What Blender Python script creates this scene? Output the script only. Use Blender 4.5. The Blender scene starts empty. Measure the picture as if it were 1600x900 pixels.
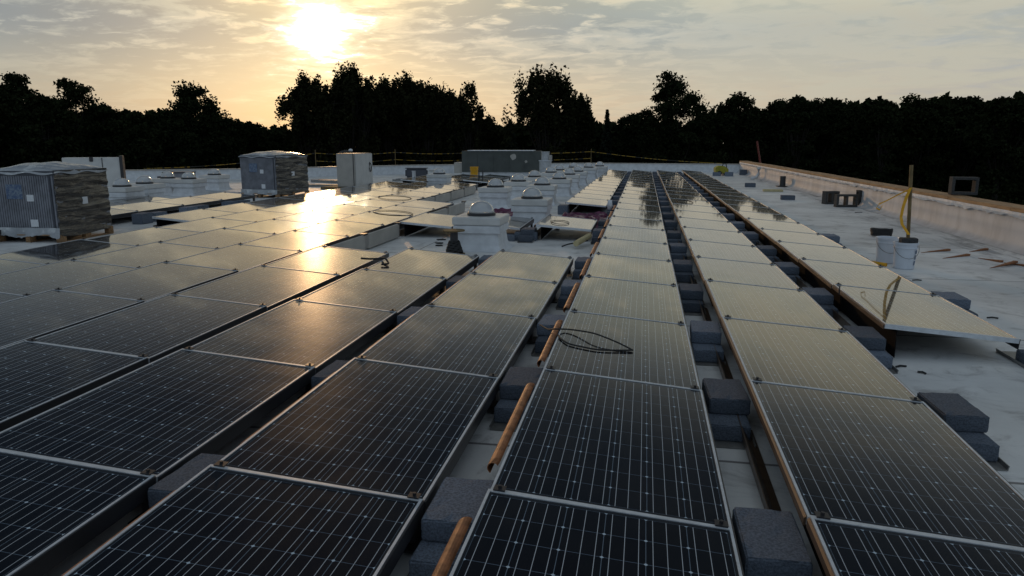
import bpy, bmesh, math, random
import numpy as np
from mathutils import Vector, Matrix
R = math.radians
random.seed(7)
rng = np.random.default_rng(11)
scn = bpy.context.scene
COL = scn.collection

# ------------------------------------------------------------------ camera
cam_d = bpy.data.cameras.new("camera")
cam_d.sensor_width = 36.0
cam_d.lens = 36.0 * 1132.0 / 1600.0
cam_d.clip_start = 0.05
cam_d.clip_end = 3000.0
cam = bpy.data.objects.new("camera", cam_d)
COL.objects.link(cam)
cam.location = (0.595, -2.749, 1.72)
cam.rotation_euler = (math.pi / 2 - 0.1982, 0.0, 0.1783)
scn.camera = cam

# ------------------------------------------------------------------ sky, sun, exposure
SUN = Vector((-0.41067, 0.90090, 0.14048)).normalized()
SUN_EL = math.asin(SUN.z)
SUN_AZ = math.atan2(SUN.x, SUN.y)

world = bpy.data.worlds.new("World")
scn.world = world
world.use_nodes = True
wt = world.node_tree
wt.nodes.clear()


class G:
    """small helper around a node tree"""
    def __init__(self, tree): self.t = tree
    def n(self, kind, **kw):
        x = self.t.nodes.new(kind)
        for k, v in kw.items(): setattr(x, k, v)
        return x
    def put(self, sock, v):
        if isinstance(v, bpy.types.NodeSocket): self.t.links.new(v, sock)
        elif v is not None: sock.default_value = v
    def m(self, op, a, b=None, c=None, clamp=False):
        x = self.n('ShaderNodeMath', operation=op, use_clamp=clamp)
        self.put(x.inputs[0], a)
        if b is not None: self.put(x.inputs[1], b)
        if c is not None: self.put(x.inputs[2], c)
        return x.outputs[0]
    def v(self, op, a, b=None, out=0):
        x = self.n('ShaderNodeVectorMath', operation=op)
        self.put(x.inputs[0], a)
        if b is not None: self.put(x.inputs[1], b)
        return x.outputs[out]
    def noise(self, vec, scale, detail=4, rough=0.5, dist=0.0):
        x = self.n('ShaderNodeTexNoise')
        if vec is not None: self.put(x.inputs['Vector'], vec)
        x.inputs['Scale'].default_value = scale
        x.inputs['Detail'].default_value = detail
        x.inputs['Roughness'].default_value = rough
        x.inputs['Distortion'].default_value = dist
        return x.outputs['Fac']
    def ramp(self, fac, stops, interp='LINEAR'):
        x = self.n('ShaderNodeValToRGB')
        x.color_ramp.interpolation = interp
        els = x.color_ramp.elements
        while len(els) < len(stops): els.new(0.5)
        for e, (p, c) in zip(els, stops):
            e.position = p
            e.color = (c[0], c[1], c[2], 1) if isinstance(c, (tuple, list)) else (c, c, c, 1)
        self.put(x.inputs[0], fac)
        return x.outputs[0]
    def mix(self, fac, a, b, mode='MIX'):
        x = self.n('ShaderNodeMix', data_type='RGBA', blend_type=mode)
        self.put(x.inputs[0], fac)
        for s, val in ((x.inputs[6], a), (x.inputs[7], b)):
            if isinstance(val, (tuple, list)): val = (val[0], val[1], val[2], 1)
            self.put(s, val)
        return x.outputs[2]
    def maprange(self, v, a, b, c=0.0, d=1.0, kind='SMOOTHSTEP'):
        x = self.n('ShaderNodeMapRange', interpolation_type=kind)
        self.put(x.inputs[0], v)
        for i, q in enumerate((a, b, c, d)): x.inputs[i + 1].default_value = q
        return x.outputs[0]
    def scale(self, vec, s):
        x = self.n('ShaderNodeVectorMath', operation='SCALE')
        self.put(x.inputs[0], vec)
        self.put(x.inputs['Scale'], s)
        return x.outputs[0]


g = G(wt)
bg = g.n('ShaderNodeBackground')
out = g.n('ShaderNodeOutputWorld')
wt.links.new(bg.outputs[0], out.inputs[0])
bg.inputs['Strength'].default_value = 0.1
sky = g.n('ShaderNodeTexSky', sky_type='NISHITA', sun_disc=False)
sky.sun_elevation = SUN_EL
sky.sun_rotation = SUN_AZ
sky.air_density = 1.0
sky.dust_density = 2.0
D = g.v('NORMALIZE', g.n('ShaderNodeTexCoord').outputs['Generated'])
sep = g.n('ShaderNodeSeparateXYZ')
wt.links.new(D, sep.inputs[0])
dz = g.m('MAXIMUM', sep.outputs[2], 0.0)
ca = g.v('DOT_PRODUCT', D, tuple(SUN), out=1)
ang = g.m('MULTIPLY', g.m('ARCCOSINE', g.m('MINIMUM', ca, 0.99999)), 180 / math.pi)   # degrees from the sun
# cloud deck seen from below: direction projected on a flat layer
inv = g.m('DIVIDE', 1.0, g.m('ADD', dz, 0.11))
comb = g.n('ShaderNodeCombineXYZ')
wt.links.new(g.m('MULTIPLY', sep.outputs[0], inv), comb.inputs[0])
wt.links.new(g.m('MULTIPLY', sep.outputs[1], inv), comb.inputs[1])
deck = comb.outputs[0]
n_big = g.noise(deck, 0.55, 3, 0.5, 0.3)
n_mid = g.noise(deck, 2.6, 6, 0.6, 0.5)
n_fine = g.noise(deck, 8.0, 5, 0.62, 0.3)
# luminous veil whose brightness falls off with the angle from the sun; thin and thick cloud make its outline ragged
ang_r = g.m('MAXIMUM', g.m('ADD', g.m('MULTIPLY', ang, g.m('ADD', 1.0, g.m('MULTIPLY', g.m('SUBTRACT', n_mid, 0.5), 2.2))),
                           g.m('MULTIPLY', g.m('SUBTRACT', n_fine, 0.5), g.m('MINIMUM', g.m('MULTIPLY', ang, 2.4), 9.0))), 0.0)
veil = g.ramp(g.m('DIVIDE', ang_r, 180.0), [
    (0.0, (420.0, 300.0, 165.0)), (0.0035, (300.0, 205.0, 105.0)), (0.0065, (34.0, 29.0, 20.0)), (0.011, (11.5, 9.8, 7.0)), (0.021, (6.4, 5.6, 4.1)), (0.038, (5.2, 4.7, 3.7)), (0.075, (4.9, 4.6, 3.8)),
    (0.14, (5.2, 4.95, 4.15)), (0.24, (5.1, 5.0, 4.3)), (0.5, (3.6, 4.3, 5.0)), (1.0, (3.1, 3.8, 4.6))])
# patches of thicker cloud: greyer and bluer, most of them high up and over the left half
left = g.maprange(g.v('DOT_PRODUCT', D, (-0.96, 0.27, 0.0), out=1), 0.30, 0.85)
n_str = g.noise(g.v('MULTIPLY', deck, (1.0, 1.25, 1.0)), 4.6, 7, 0.62, 0.5)
thick = g.m('ADD', g.m('MULTIPLY', n_str, 0.55), g.m('MULTIPLY', n_mid, 0.45))
thick = g.m('ADD', thick, g.m('MULTIPLY', g.m('SUBTRACT', n_big, 0.5), 0.55))
thick = g.m('ADD', thick, g.m('MULTIPLY', left, 0.06))
high = g.maprange(dz, 0.06, 0.15)
tmask = g.m('MULTIPLY', g.maprange(thick, 0.45, 0.56), g.m('ADD', g.m('MULTIPLY', high, 0.70), 0.30))
tmask = g.m('MULTIPLY', tmask, g.m('ADD', g.m('MULTIPLY', g.maprange(ang, 0.8, 4.0), 0.85), 0.15))
tmask = g.m('MULTIPLY', tmask, g.m('ADD', 0.22, g.m('MULTIPLY', g.maprange(ang, 34.0, 14.0), 0.78)))
shade = g.mix(1.0, veil, (0.44, 0.56, 0.70), 'MULTIPLY')
cloud = g.mix(tmask, veil, shade)
cool = g.m('MULTIPLY', g.m('MULTIPLY', high, g.maprange(ang, 3.0, 9.0)), g.maprange(ang, 48.0, 18.0))
cloud = g.mix(g.m('MULTIPLY', cool, 0.8), cloud, g.mix(1.0, cloud, (0.74, 0.89, 1.08), 'MULTIPLY'))
cloud = g.mix(g.m('MULTIPLY', left, 0.75), cloud, g.mix(1.0, cloud, (0.50, 0.63, 0.78), 'MULTIPLY'))
# bright edges of the small clouds around the sun
edge = g.m('MULTIPLY', g.maprange(n_str, 0.47, 0.36), g.m('MULTIPLY', high, g.maprange(ang, 34.0, 6.0)))
cloud = g.mix(g.m('MULTIPLY', edge, 0.75), cloud, g.mix(1.0, cloud, (1.75, 1.47, 1.26), 'MULTIPLY'))
# rosy band low over the trees
rosy = g.m('MULTIPLY', g.maprange(dz, 0.14, 0.03), g.maprange(n_mid, 0.35, 0.65))
cloud = g.mix(g.m('MULTIPLY', rosy, 0.7), cloud, g.mix(1.0, cloud, (1.10, 0.95, 0.87), 'MULTIPLY'))
# thin veil lets some clear sky through, more towards the zenith
clear = g.maprange(dz, 0.15, 0.9, 0.10, 0.35)
cloud = g.mix(clear, cloud, sky.outputs[0])
# unseen sky bands added above the frame: bright, then darker, shaping the panel reflections
front = g.maprange(sep.outputs[1], -0.1, 0.35)
bright_band = g.m('MULTIPLY', g.m('MULTIPLY', g.maprange(dz, 0.13, 0.20), g.maprange(dz, 0.32, 0.24)), front)
cloud = g.mix(bright_band, cloud, g.mix(1.0, cloud, (1.32, 1.24, 1.05), 'MULTIPLY'))
dark_band = g.m('MULTIPLY', g.m('MULTIPLY', g.maprange(dz, 0.23, 0.42), g.maprange(dz, 0.92, 0.72)), front)
final = g.mix(g.m('MULTIPLY', dark_band, 0.96), cloud, g.mix(1.0, cloud, (0.10, 0.14, 0.21), 'MULTIPLY'))
wt.links.new(final, bg.inputs[0])

sun_d = bpy.data.lights.new("sun", 'SUN')
sun_d.energy = 0.5
sun_d.angle = R(0.6)
sun_d.color = (1.0, 0.58, 0.27)
sun_o = bpy.data.objects.new("sun", sun_d)
sun_o.rotation_euler = SUN.to_track_quat('Z', 'Y').to_euler()
COL.objects.link(sun_o)

vs = scn.view_settings
vs.view_transform = 'Standard'
vs.look = 'None'
vs.exposure = 0.0
vs.gamma = 1.0
vs.use_curve_mapping = False
scn.cycles.max_bounces = 6
scn.cycles.sample_clamp_indirect = 4.0

# ------------------------------------------------------------------ materials


def material(name, color, rough=0.6, metal=0.0, ior=1.5, var=0.0, vscale=8.0, vcol=None, bump=0.0, bscale=40.0, stretch=None, spec=None, coat=0.0, trans=0.0, rvar=0.0):
    m = bpy.data.materials.new(name)
    m.use_nodes = True
    G_ = G(m.node_tree)
    b = m.node_tree.nodes['Principled BSDF']
    b.inputs['Roughness'].default_value = rough
    b.inputs['Metallic'].default_value = metal
    b.inputs['IOR'].default_value = ior
    if spec is not None: b.inputs['Specular IOR Level'].default_value = spec
    if coat: b.inputs['Coat Weight'].default_value = coat
    if trans: b.inputs['Transmission Weight'].default_value = trans
    vec = G_.n('ShaderNodeTexCoord').outputs['Object']
    if stretch: vec = G_.v('MULTIPLY', vec, stretch)
    c = (color[0], color[1], color[2])
    if var:
        fac = G_.maprange(G_.noise(vec, vscale, 6, 0.6), 0.36, 0.66)
        c2 = vcol or tuple(q * (1 - var) for q in c)
        G_.put(b.inputs['Base Color'], G_.mix(fac, c, c2))
        if rvar:
            G_.put(b.inputs['Roughness'], G_.m('ADD', rough - rvar / 2, G_.m('MULTIPLY', fac, rvar)))
    else:
        b.inputs['Base Color'].default_value = (*c, 1)
    if bump:
        bn = G_.n('ShaderNodeBump')
        bn.inputs['Strength'].default_value = bump
        bn.inputs['Distance'].default_value = 0.01
        G_.put(bn.inputs['Height'], G_.noise(vec, bscale, 5, 0.65))
        G_.put(b.inputs['Normal'], bn.outputs[0])
    return m


M = {}
M['alu'] = material('anodised_aluminium', (0.68, 0.72, 0.76), 0.42, 0.30, var=0.15, vscale=20)
M['deflector'] = material('tan_sheet_metal', (0.13, 0.085, 0.055), 0.42, 0.4, var=0.25, vscale=9)
M['copper'] = material('copper_tinted_metal', (0.46, 0.19, 0.08), 0.6, 0.12, var=0.5, vscale=14)
M['stackmetal'] = material('galvanised_stack', (0.5, 0.52, 0.54), 0.45, 0.6, var=0.2)
M['tray'] = material('galvanised_tray', (0.30, 0.30, 0.29), 0.5, 0.6, var=0.3, vscale=12)
M['clamp'] = material('dark_clamp', (0.05, 0.05, 0.055), 0.4, 0.6)
M['block'] = material('dark_concrete', (0.165, 0.20, 0.255), 0.92, var=0.5, vscale=95, bump=0.9, bscale=160)
M['blockdark'] = material('hollow_concrete', (0.07, 0.07, 0.07), 0.95, var=0.4, vscale=40, bump=0.8, bscale=120)
M['white'] = material('white_membrane_paint', (0.68, 0.70, 0.72), 0.6, var=0.16, vscale=5, bump=0.15, bscale=25)
M['wallface'] = material('weathered_wall_membrane', (0.56, 0.565, 0.575), 0.65, var=0.30, vscale=1.6, stretch=(2, 1.6, 0.5), bump=0.12, bscale=9, vcol=(0.45, 0.45, 0.45))
M['whitemetal'] = material('white_sheet_metal', (0.62, 0.62, 0.60), 0.4, var=0.12, vscale=3)
M['greymetal'] = material('grey_painted_metal', (0.075, 0.085, 0.078), 0.7, var=0.25, vscale=2)
M['darkmetal'] = material('dark_painted_metal', (0.03, 0.03, 0.033), 0.4)
M['tanmetal'] = material('beige_sheet_metal', (0.42, 0.40, 0.36), 0.45, var=0.15, vscale=3)
M['black'] = material('black_plastic', (0.012, 0.012, 0.013), 0.45)
M['matteblack'] = material('matte_black_sheet', (0.012, 0.012, 0.013), 0.95, spec=0.05)
M['rubber'] = material('black_rubber', (0.02, 0.02, 0.02), 0.7, var=0.3, vscale=30)
M['wood'] = material('raw_pallet_wood', (0.36, 0.21, 0.10), 0.8, var=0.55, vscale=7, stretch=(1, 6, 6), bump=0.3)
M['plywood'] = material('weathered_plywood_cap', (0.46, 0.27, 0.13), 0.75, var=0.45, vscale=3, stretch=(6, 0.6, 4), bump=0.3, bscale=20)
M['stick'] = material('red_brown_wood', (0.34, 0.14, 0.055), 0.7, var=0.4, vscale=20, stretch=(8, 1, 1))
M['stake'] = material('dull_stake_wood', (0.20, 0.14, 0.06), 0.8, var=0.4, vscale=9)
M['carton'] = material('ribbed_blue_grey_card', (0.22, 0.23, 0.26), 0.55, var=0.3, vscale=4, rvar=0.2)
M['cartondark'] = material('dark_card_edge', (0.06, 0.065, 0.08), 0.6)
M['paper'] = material('white_paper', (0.70, 0.72, 0.74), 0.7, var=0.1, vscale=40)
M['paperdark'] = material('blue_print', (0.06, 0.10, 0.20), 0.6, var=0.6, vscale=30, vcol=(0.2, 0.25, 0.3))
M['yellow'] = material('yellow_plastic', (0.80, 0.40, 0.01), 0.5, var=0.15)
def tape_material():
    m = bpy.data.materials.new('striped_caution_tape')
    m.use_nodes = True
    q = G(m.node_tree)
    b = m.node_tree.nodes['Principled BSDF']
    f = q.noise(q.n('ShaderNodeTexCoord').outputs['Object'], 5.0, 1)
    q.put(b.inputs['Base Color'], q.mix(q.m('GREATER_THAN', f, 0.52), (0.30, 0.18, 0.01), (0.02, 0.018, 0.012)))
    b.inputs['Roughness'].default_value = 0.5
    return m


M['tape'] = tape_material()
M['lime'] = material('lime_yellow_paint', (0.36, 0.33, 0.02), 0.5, var=0.3, vscale=9)
M['orange'] = material('orange_plastic', (0.75, 0.28, 0.02), 0.5, var=0.15)
M['bucket'] = material('white_bucket_plastic', (0.66, 0.70, 0.76), 0.4, var=0.08, vscale=6)
M['purple'] = material('purple_plastic_sheet', (0.09, 0.012, 0.045), 0.3, var=0.6, vscale=7, vcol=(0.20, 0.05, 0.11), bump=0.6, bscale=12)
M['foam'] = material('pale_yellow_foam_board', (0.55, 0.47, 0.26), 0.8, var=0.15)
M['dome'] = material('milky_acrylic', (0.72, 0.74, 0.75), 0.10, coat=0.8, trans=0.35, var=0.1, vscale=3)
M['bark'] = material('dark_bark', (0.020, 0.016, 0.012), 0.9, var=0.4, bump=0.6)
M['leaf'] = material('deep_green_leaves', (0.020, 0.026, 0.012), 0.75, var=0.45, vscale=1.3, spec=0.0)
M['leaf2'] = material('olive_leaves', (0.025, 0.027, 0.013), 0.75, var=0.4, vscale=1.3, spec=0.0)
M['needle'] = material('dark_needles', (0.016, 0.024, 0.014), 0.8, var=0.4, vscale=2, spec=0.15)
M['grass'] = material('dark_grass', (0.035, 0.042, 0.02), 0.9, var=0.5, vscale=0.3)
M['brick'] = material('brick_wall', (0.22, 0.12, 0.09), 0.9, var=0.3, vscale=2)
M['red'] = material('dull_red_paint', (0.16, 0.03, 0.02), 0.6)


def vary_tone(m, lo, hi):
    q = G(m.node_tree)
    b = m.node_tree.nodes['Principled BSDF']
    src = b.inputs['Base Color'].links[0].from_socket
    f = q.maprange(q.n('ShaderNodeObjectInfo').outputs['Random'], 0.0, 1.0, lo, hi, 'LINEAR')
    q.put(b.inputs['Base Color'], q.scale(src, f))


vary_tone(M['block'], 0.65, 1.35)


def film_material(name, c1, c2, rough, st, bump):
    """wrinkled stretch film"""
    m = bpy.data.materials.new(name)
    m.use_nodes = True
    q = G(m.node_tree)
    b = m.node_tree.nodes['Principled BSDF']
    vec = q.v('MULTIPLY', q.n('ShaderNodeTexCoord').outputs['Object'], st)
    f = q.noise(vec, 1.0, 7, 0.60, 0.5)
    q.put(b.inputs['Base Color'], q.mix(q.maprange(f, 0.51, 0.68), c1, c2))
    q.put(b.inputs['Roughness'], q.maprange(q.noise(vec, 2.3, 4, 0.5), 0.3, 0.7, rough - 0.08, rough + 0.16))
    b.inputs['Coat Weight'].default_value = 0.5
    b.inputs['Coat Roughness'].default_value = 0.12
    bn = q.n('ShaderNodeBump')
    bn.inputs['Strength'].default_value = bump
    bn.inputs['Distance'].default_value = 0.03
    q.put(bn.inputs['Height'], f)
    q.put(b.inputs['Normal'], bn.outputs[0])
    q.put(b.inputs['Coat Normal'], bn.outputs[0])
    return m


M['filmdark'] = film_material('dark_stretch_film', (0.012, 0.011, 0.011), (0.20, 0.18, 0.14), 0.22, (0.9, 0.9, 15.0), 0.9)  # second colour paints tan highlights of the wrinkles into the film
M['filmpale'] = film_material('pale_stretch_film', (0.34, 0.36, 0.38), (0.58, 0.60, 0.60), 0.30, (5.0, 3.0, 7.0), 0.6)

# ---- solar glass: cells, busbars and corner diamonds drawn in metres over the sheet's UV
PW, PL = 0.99, 1.657


def solar_glass():
    m = bpy.data.materials.new('solar_glass')
    m.use_nodes = True
    q = G(m.node_tree)
    b = m.node_tree.nodes['Principled BSDF']
    uv = q.n('ShaderNodeUVMap').outputs[0]
    s = q.n('ShaderNodeSeparateXYZ')
    m.node_tree.links.new(uv, s.inputs[0])
    pitch = 0.1575
    mx, my = (PW - 6 * pitch) / 2, (PL - 10 * pitch) / 2
    u = q.m('DIVIDE', q.m('SUBTRACT', s.outputs[0], mx), pitch)
    v = q.m('DIVIDE', q.m('SUBTRACT', s.outputs[1], my), pitch)
    def edge(t):
        f = q.m('FRACT', t)
        return q.m('MULTIPLY', q.m('MINIMUM', f, q.m('SUBTRACT', 1.0, f)), pitch)
    du, dv = edge(u), edge(v)
    gap_u = q.m('LESS_THAN', du, 0.0014)
    gap_v = q.m('LESS_THAN', dv, 0.0014)
    dia = q.m('LESS_THAN', q.m('ADD', du, dv), 0.0082)
    bus = q.m('LESS_THAN', q.m('MULTIPLY', q.m('ABSOLUTE', q.m('SUBTRACT', q.m('FRACT', q.m('MULTIPLY', u, 3.0)), 0.5)), pitch / 3), 0.00125)
    inside = q.m('MULTIPLY', q.m('MULTIPLY', q.m('GREATER_THAN', u, 0.0), q.m('LESS_THAN', u, 6.0)),
                 q.m('MULTIPLY', q.m('GREATER_THAN', v, 0.0), q.m('LESS_THAN', v, 10.0)))
    # each cell has a slightly different tone
    cellid = q.n('ShaderNodeCombineXYZ')
    m.node_tree.links.new(q.m('FLOOR', u), cellid.inputs[0])
    m.node_tree.links.new(q.m('FLOOR', v), cellid.inputs[1])
    oi = q.n('ShaderNodeObjectInfo')
    m.node_tree.links.new(q.m('MULTIPLY', oi.outputs['Random'], 40.0), cellid.inputs[2])
    wn = q.n('ShaderNodeTexWhiteNoise', noise_dimensions='3D')
    m.node_tree.links.new(cellid.outputs[0], wn.inputs['Vector'])
    cell = q.mix(wn.outputs['Value'], (0.0022, 0.003, 0.0055), (0.0045, 0.0055, 0.009))
    col = q.mix(gap_v, cell, (0.11, 0.15, 0.20))
    col = q.mix(gap_u, col, (0.14, 0.18, 0.22))
    col = q.mix(bus, col, (0.52, 0.55, 0.58))
    col = q.mix(dia, col, (0.50, 0.60, 0.68))
    col = q.mix(inside, (0.02, 0.022, 0.026), col)
    # thin film of dust
    oc = q.n('ShaderNodeTexCoord').outputs['Object']
    dust = q.noise(oc, 3.0, 6, 0.65)
    col = q.mix(q.maprange(dust, 0.35, 0.8, 0.0, 0.012), col, (0.30, 0.29, 0.26))
    q.put(b.inputs['Base Color'], col)
    b.inputs['IOR'].default_value = 1.45
    q.put(b.inputs['Roughness'], q.maprange(dust, 0.3, 0.75, 0.22, 0.30))
    b.inputs['Specular IOR Level'].default_value = 0.015
    b.inputs['Coat Weight'].default_value = 1.0
    q.put(b.inputs['Coat Roughness'], q.maprange(dust, 0.3, 0.75, 0.028, 0.044))
    b.inputs['Coat IOR'].default_value = 1.32
    return m


M['glass'] = solar_glass()


def roof_material():
    m = bpy.data.materials.new('white_roof_membrane')
    m.use_nodes = True
    q = G(m.node_tree)
    b = m.node_tree.nodes['Principled BSDF']
    pos = q.n('ShaderNodeNewGeometry').outputs['Position']
    s = q.n('ShaderNodeSeparateXYZ')
    m.node_tree.links.new(pos, s.inputs[0])
    base = q.mix(q.maprange(q.noise(pos, 0.7, 6, 0.6), 0.35, 0.7), (0.80, 0.80, 0.78), (0.60, 0.60, 0.585))
    base = q.mix(q.m('MULTIPLY', q.maprange(q.noise(pos, 2.6, 8, 0.7, 0.6), 0.50, 0.72), 0.7), base, (0.27, 0.26, 0.25))
    spots = q.maprange(q.noise(pos, 17.0, 4, 0.6), 0.69, 0.76)
    base = q.mix(q.m('MULTIPLY', spots, 0.6), base, (0.16, 0.14, 0.13))
    # reddish dirt
    base = q.mix(q.m('MULTIPLY', q.maprange(q.noise(pos, 5.0, 6, 0.7, 1.0), 0.60, 0.78), 0.35), base, (0.36, 0.26, 0.21))
    # dirty streaks running along the foot of the long parapet
    sm_ = q.noise(q.v('MULTIPLY', pos, (2.2, 0.45, 1.0)), 1.6, 7, 0.68, 0.6)
    near_wall = q.m('MULTIPLY', q.maprange(s.outputs[0], 5.1, 6.3), q.maprange(sm_, 0.45, 0.66))
    base = q.mix(q.m('MULTIPLY', near_wall, 0.85), base, (0.15, 0.145, 0.15))
    base = q.mix(q.m('MULTIPLY', q.maprange(q.noise(q.v('MULTIPLY', pos, (0.6, 2.0, 1.0)), 2.2, 7, 0.7, 0.8), 0.55, 0.75), 0.45), base, (0.33, 0.34, 0.35))
    # membrane laps every 3 m one way and 12 m the other
    def lap(t, off, per, w):
        f = q.m('FRACT', q.m('DIVIDE', q.m('ADD', t, off), per))
        return q.m('LESS_THAN', f, w / per)
    wob = q.m('MULTIPLY', q.m('SUBTRACT', q.noise(pos, 1.1, 2), 0.5), 0.05)
    sheet_id = q.n('ShaderNodeTexWhiteNoise', noise_dimensions='1D')
    m.node_tree.links.new(q.m('FLOOR', q.m('DIVIDE', q.m('ADD', q.m('ADD', s.outputs[1], wob), 90.4), 3.05)), sheet_id.inputs['W'])
    base = q.scale(base, q.maprange(sheet_id.outputs['Value'], 0.0, 1.0, 0.86, 1.08, 'LINEAR'))
    laps = q.m('MAXIMUM', lap(q.m('ADD', s.outputs[1], wob), 90.4, 3.05, 0.026), lap(q.m('ADD', s.outputs[0], wob), 99.0, 12.0, 0.02))
    base = q.mix(q.m('MULTIPLY', laps, 0.85), base, (0.12, 0.11, 0.11))
    q.put(b.inputs['Base Color'], base)
    b.inputs['Roughness'].default_value = 0.55
    bn = q.n('ShaderNodeBump')
    bn.inputs['Strength'].default_value = 0.35
    bn.inputs['Distance'].default_value = 0.02
    q.put(bn.inputs['Height'], q.noise(pos, 3.0, 7, 0.6))
    q.put(b.inputs['Normal'], bn.outputs[0])
    return m


M['roof'] = roof_material()

# ------------------------------------------------------------------ mesh helpers


class MB:
    def __init__(self): self.v, self.f = [], []
    def add(self, vs_, fs_):
        o = len(self.v)
        self.v += [tuple(p) for p in vs_]
        self.f += [tuple(i + o for i in fc) for fc in fs_]
        return self
    def box(self, x0, x1, y0, y1, z0, z1, mat=None):
        vs_ = [Vector(p) for p in ((x0, y0, z0), (x1, y0, z0), (x1, y1, z0), (x0, y1, z0), (x0, y0, z1), (x1, y0, z1), (x1, y1, z1), (x0, y1, z1))]
        if mat is not None: vs_ = [mat @ p for p in vs_]
        return self.add(vs_, [(3, 2, 1, 0), (4, 5, 6, 7), (0, 1, 5, 4), (1, 2, 6, 5), (2, 3, 7, 6), (3, 0, 4, 7)])
    def prism(self, outline, y0, y1, mat=None):
        """outline of (x, z) pushed along y"""
        n = len(outline)
        vs_ = [Vector((x, y0, z)) for x, z in outline] + [Vector((x, y1, z)) for x, z in outline]
        if mat is not None: vs_ = [mat @ p for p in vs_]
        fs_ = [tuple(range(n)), tuple(range(2 * n - 1, n - 1, -1))] + [(i, i + n, (i + 1) % n + n, (i + 1) % n) for i in range(n)]
        return self.add(vs_, fs_)
    def tube(self, pts, rad, seg=8, cap=True):
        pts = [Vector(p) for p in pts]
        n = len(pts)
        rads = rad if isinstance(rad, (list, tuple)) else [rad] * n
        rings = []
        up = Vector((0, 0, 1))
        for i, p in enumerate(pts):
            t = (pts[min(i + 1, n - 1)] - pts[max(i - 1, 0)]).normalized()
            a = t.cross(up)
            if a.length < 1e-3: a = t.cross(Vector((1, 0, 0)))
            a.normalize()
            b_ = t.cross(a)
            rings.append([p + (a * math.cos(2 * math.pi * k / seg) + b_ * math.sin(2 * math.pi * k / seg)) * rads[i] for k in range(seg)])
        vs_ = [q_ for r_ in rings for q_ in r_]
        fs_ = []
        for i in range(n - 1):
            for k in range(seg):
                fs_.append((i * seg + k, i * seg + (k + 1) % seg, (i + 1) * seg + (k + 1) % seg, (i + 1) * seg + k))
        if cap:
            fs_.append(tuple(range(seg - 1, -1, -1)))
            fs_.append(tuple((n - 1) * seg + k for k in range(seg)))
        return self.add(vs_, fs_)
    def lathe(self, prof, seg=24, cx=0, cy=0, close=True):
        """profile of (r, z)"""
        n = len(prof)
        vs_ = [(cx + r_ * math.cos(2 * math.pi * k / seg), cy + r_ * math.sin(2 * math.pi * k / seg), z) for r_, z in prof for k in range(seg)]
        fs_ = [(i * seg + k, i * seg + (k + 1) % seg, (i + 1) * seg + (k + 1) % seg, (i + 1) * seg + k) for i in range(n - 1) for k in range(seg)]
        if close:
            fs_.append(tuple(range(seg - 1, -1, -1)))
            fs_.append(tuple((n - 1) * seg + k for k in range(seg)))
        return self.add(vs_, fs_)
    def mesh(self, name, m, bevel=0.0, smooth=False, segs=2):
        me = bpy.data.meshes.new(name)
        me.from_pydata(self.v, [], self.f)
        bm = bmesh.new()
        bm.from_mesh(me)
        bmesh.ops.recalc_face_normals(bm, faces=bm.faces)
        if bevel:
            bmesh.ops.bevel(bm, geom=[e for e in bm.edges if e.calc_face_angle(0) > 0.4], offset=bevel, segments=segs, affect='EDGES', clamp_overlap=True)
        bm.to_mesh(me)
        bm.free()
        me.materials.append(m)
        if smooth:
            me.polygons.foreach_set('use_smooth', [True] * len(me.polygons))
        return me
    def build(self, name, m, parent=None, loc=(0, 0, 0), rz=0.0, **kw):
        return put(name, self.mesh(name, m, **kw), parent, loc, rz)


def put(name, me, parent=None, loc=(0, 0, 0), rz=0.0):
    o = bpy.data.objects.new(name, me)
    COL.objects.link(o)
    o.location = loc
    o.rotation_euler = (0, 0, rz)
    if parent is not None: o.parent = parent
    return o


def tag(o, label=None, cat=None, group=None, kind=None):
    if label: o['label'] = label
    if cat: o['category'] = cat
    if group: o['group'] = group
    if kind: o['kind'] = kind
    return o


def thing(name, label, cat, loc=(0, 0, 0), rz=0.0, group=None):
    return tag(put(name, None, None, loc, rz), label, cat, group)


def copy_tree(root):
    r_ = root.copy()
    COL.objects.link(r_)
    for ch in [o for o in root.children]:
        c = ch.copy()
        COL.objects.link(c)
        c.parent = r_
        for gch in [o for o in ch.children]:
            d = gch.copy()
            COL.objects.link(d)
            d.parent = c
    return r_


ONES = ['zeroth', 'first', 'second', 'third', 'fourth', 'fifth', 'sixth', 'seventh', 'eighth', 'ninth', 'tenth', 'eleventh', 'twelfth', 'thirteenth', 'fourteenth',
        'fifteenth', 'sixteenth', 'seventeenth', 'eighteenth', 'nineteenth', 'twentieth', 'twenty-first', 'twenty-second', 'twenty-third', 'twenty-fourth', 'twenty-fifth']

# ------------------------------------------------------------------ the setting
gm = MB().add([(-900, -900, -6.5), (900, -900, -6.5), (900, 900, -6.5), (-900, 900, -6.5)], [(0, 1, 2, 3)])
tag(gm.build('ground', M['grass']), kind='structure')

RX = lambda y: 6.78 - 0.018 * y          # inner face of the parapet beside the bare strip of roof
edge_far = [(RX(41.5), 41.5), (-3.0, 42.3), (-12.0, 36.6), (-18.5, 29.4), (-27.0, 24.0)]
outline = [(RX(-9) + 0.5, -9.0), (RX(41.5) + 0.5, 41.9)] + [(x - 0.15, y + 0.4) for x, y in edge_far[1:]] + [(-27.4, -9.0)]
n = len(outline)
rm = MB()
rm.add([(x, y, 0) for x, y in outline] + [(x, y, -6.5) for x, y in outline],
       [tuple(range(n))] + [(i, (i + 1) % n, (i + 1) % n + n, i + n) for i in range(n)])
tag(rm.build('roof_deck', M['roof']), kind='structure')

# parapet beside the bare strip: membrane-faced wall, plywood cap, ragged membrane edge under the cap
pw_root = thing('parapet_wall', 'long white membrane parapet wall with a plywood cap beside the bare roof strip', 'parapet wall', (RX(15), 15, 0))
H1 = 0.60
NS = 150


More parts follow.
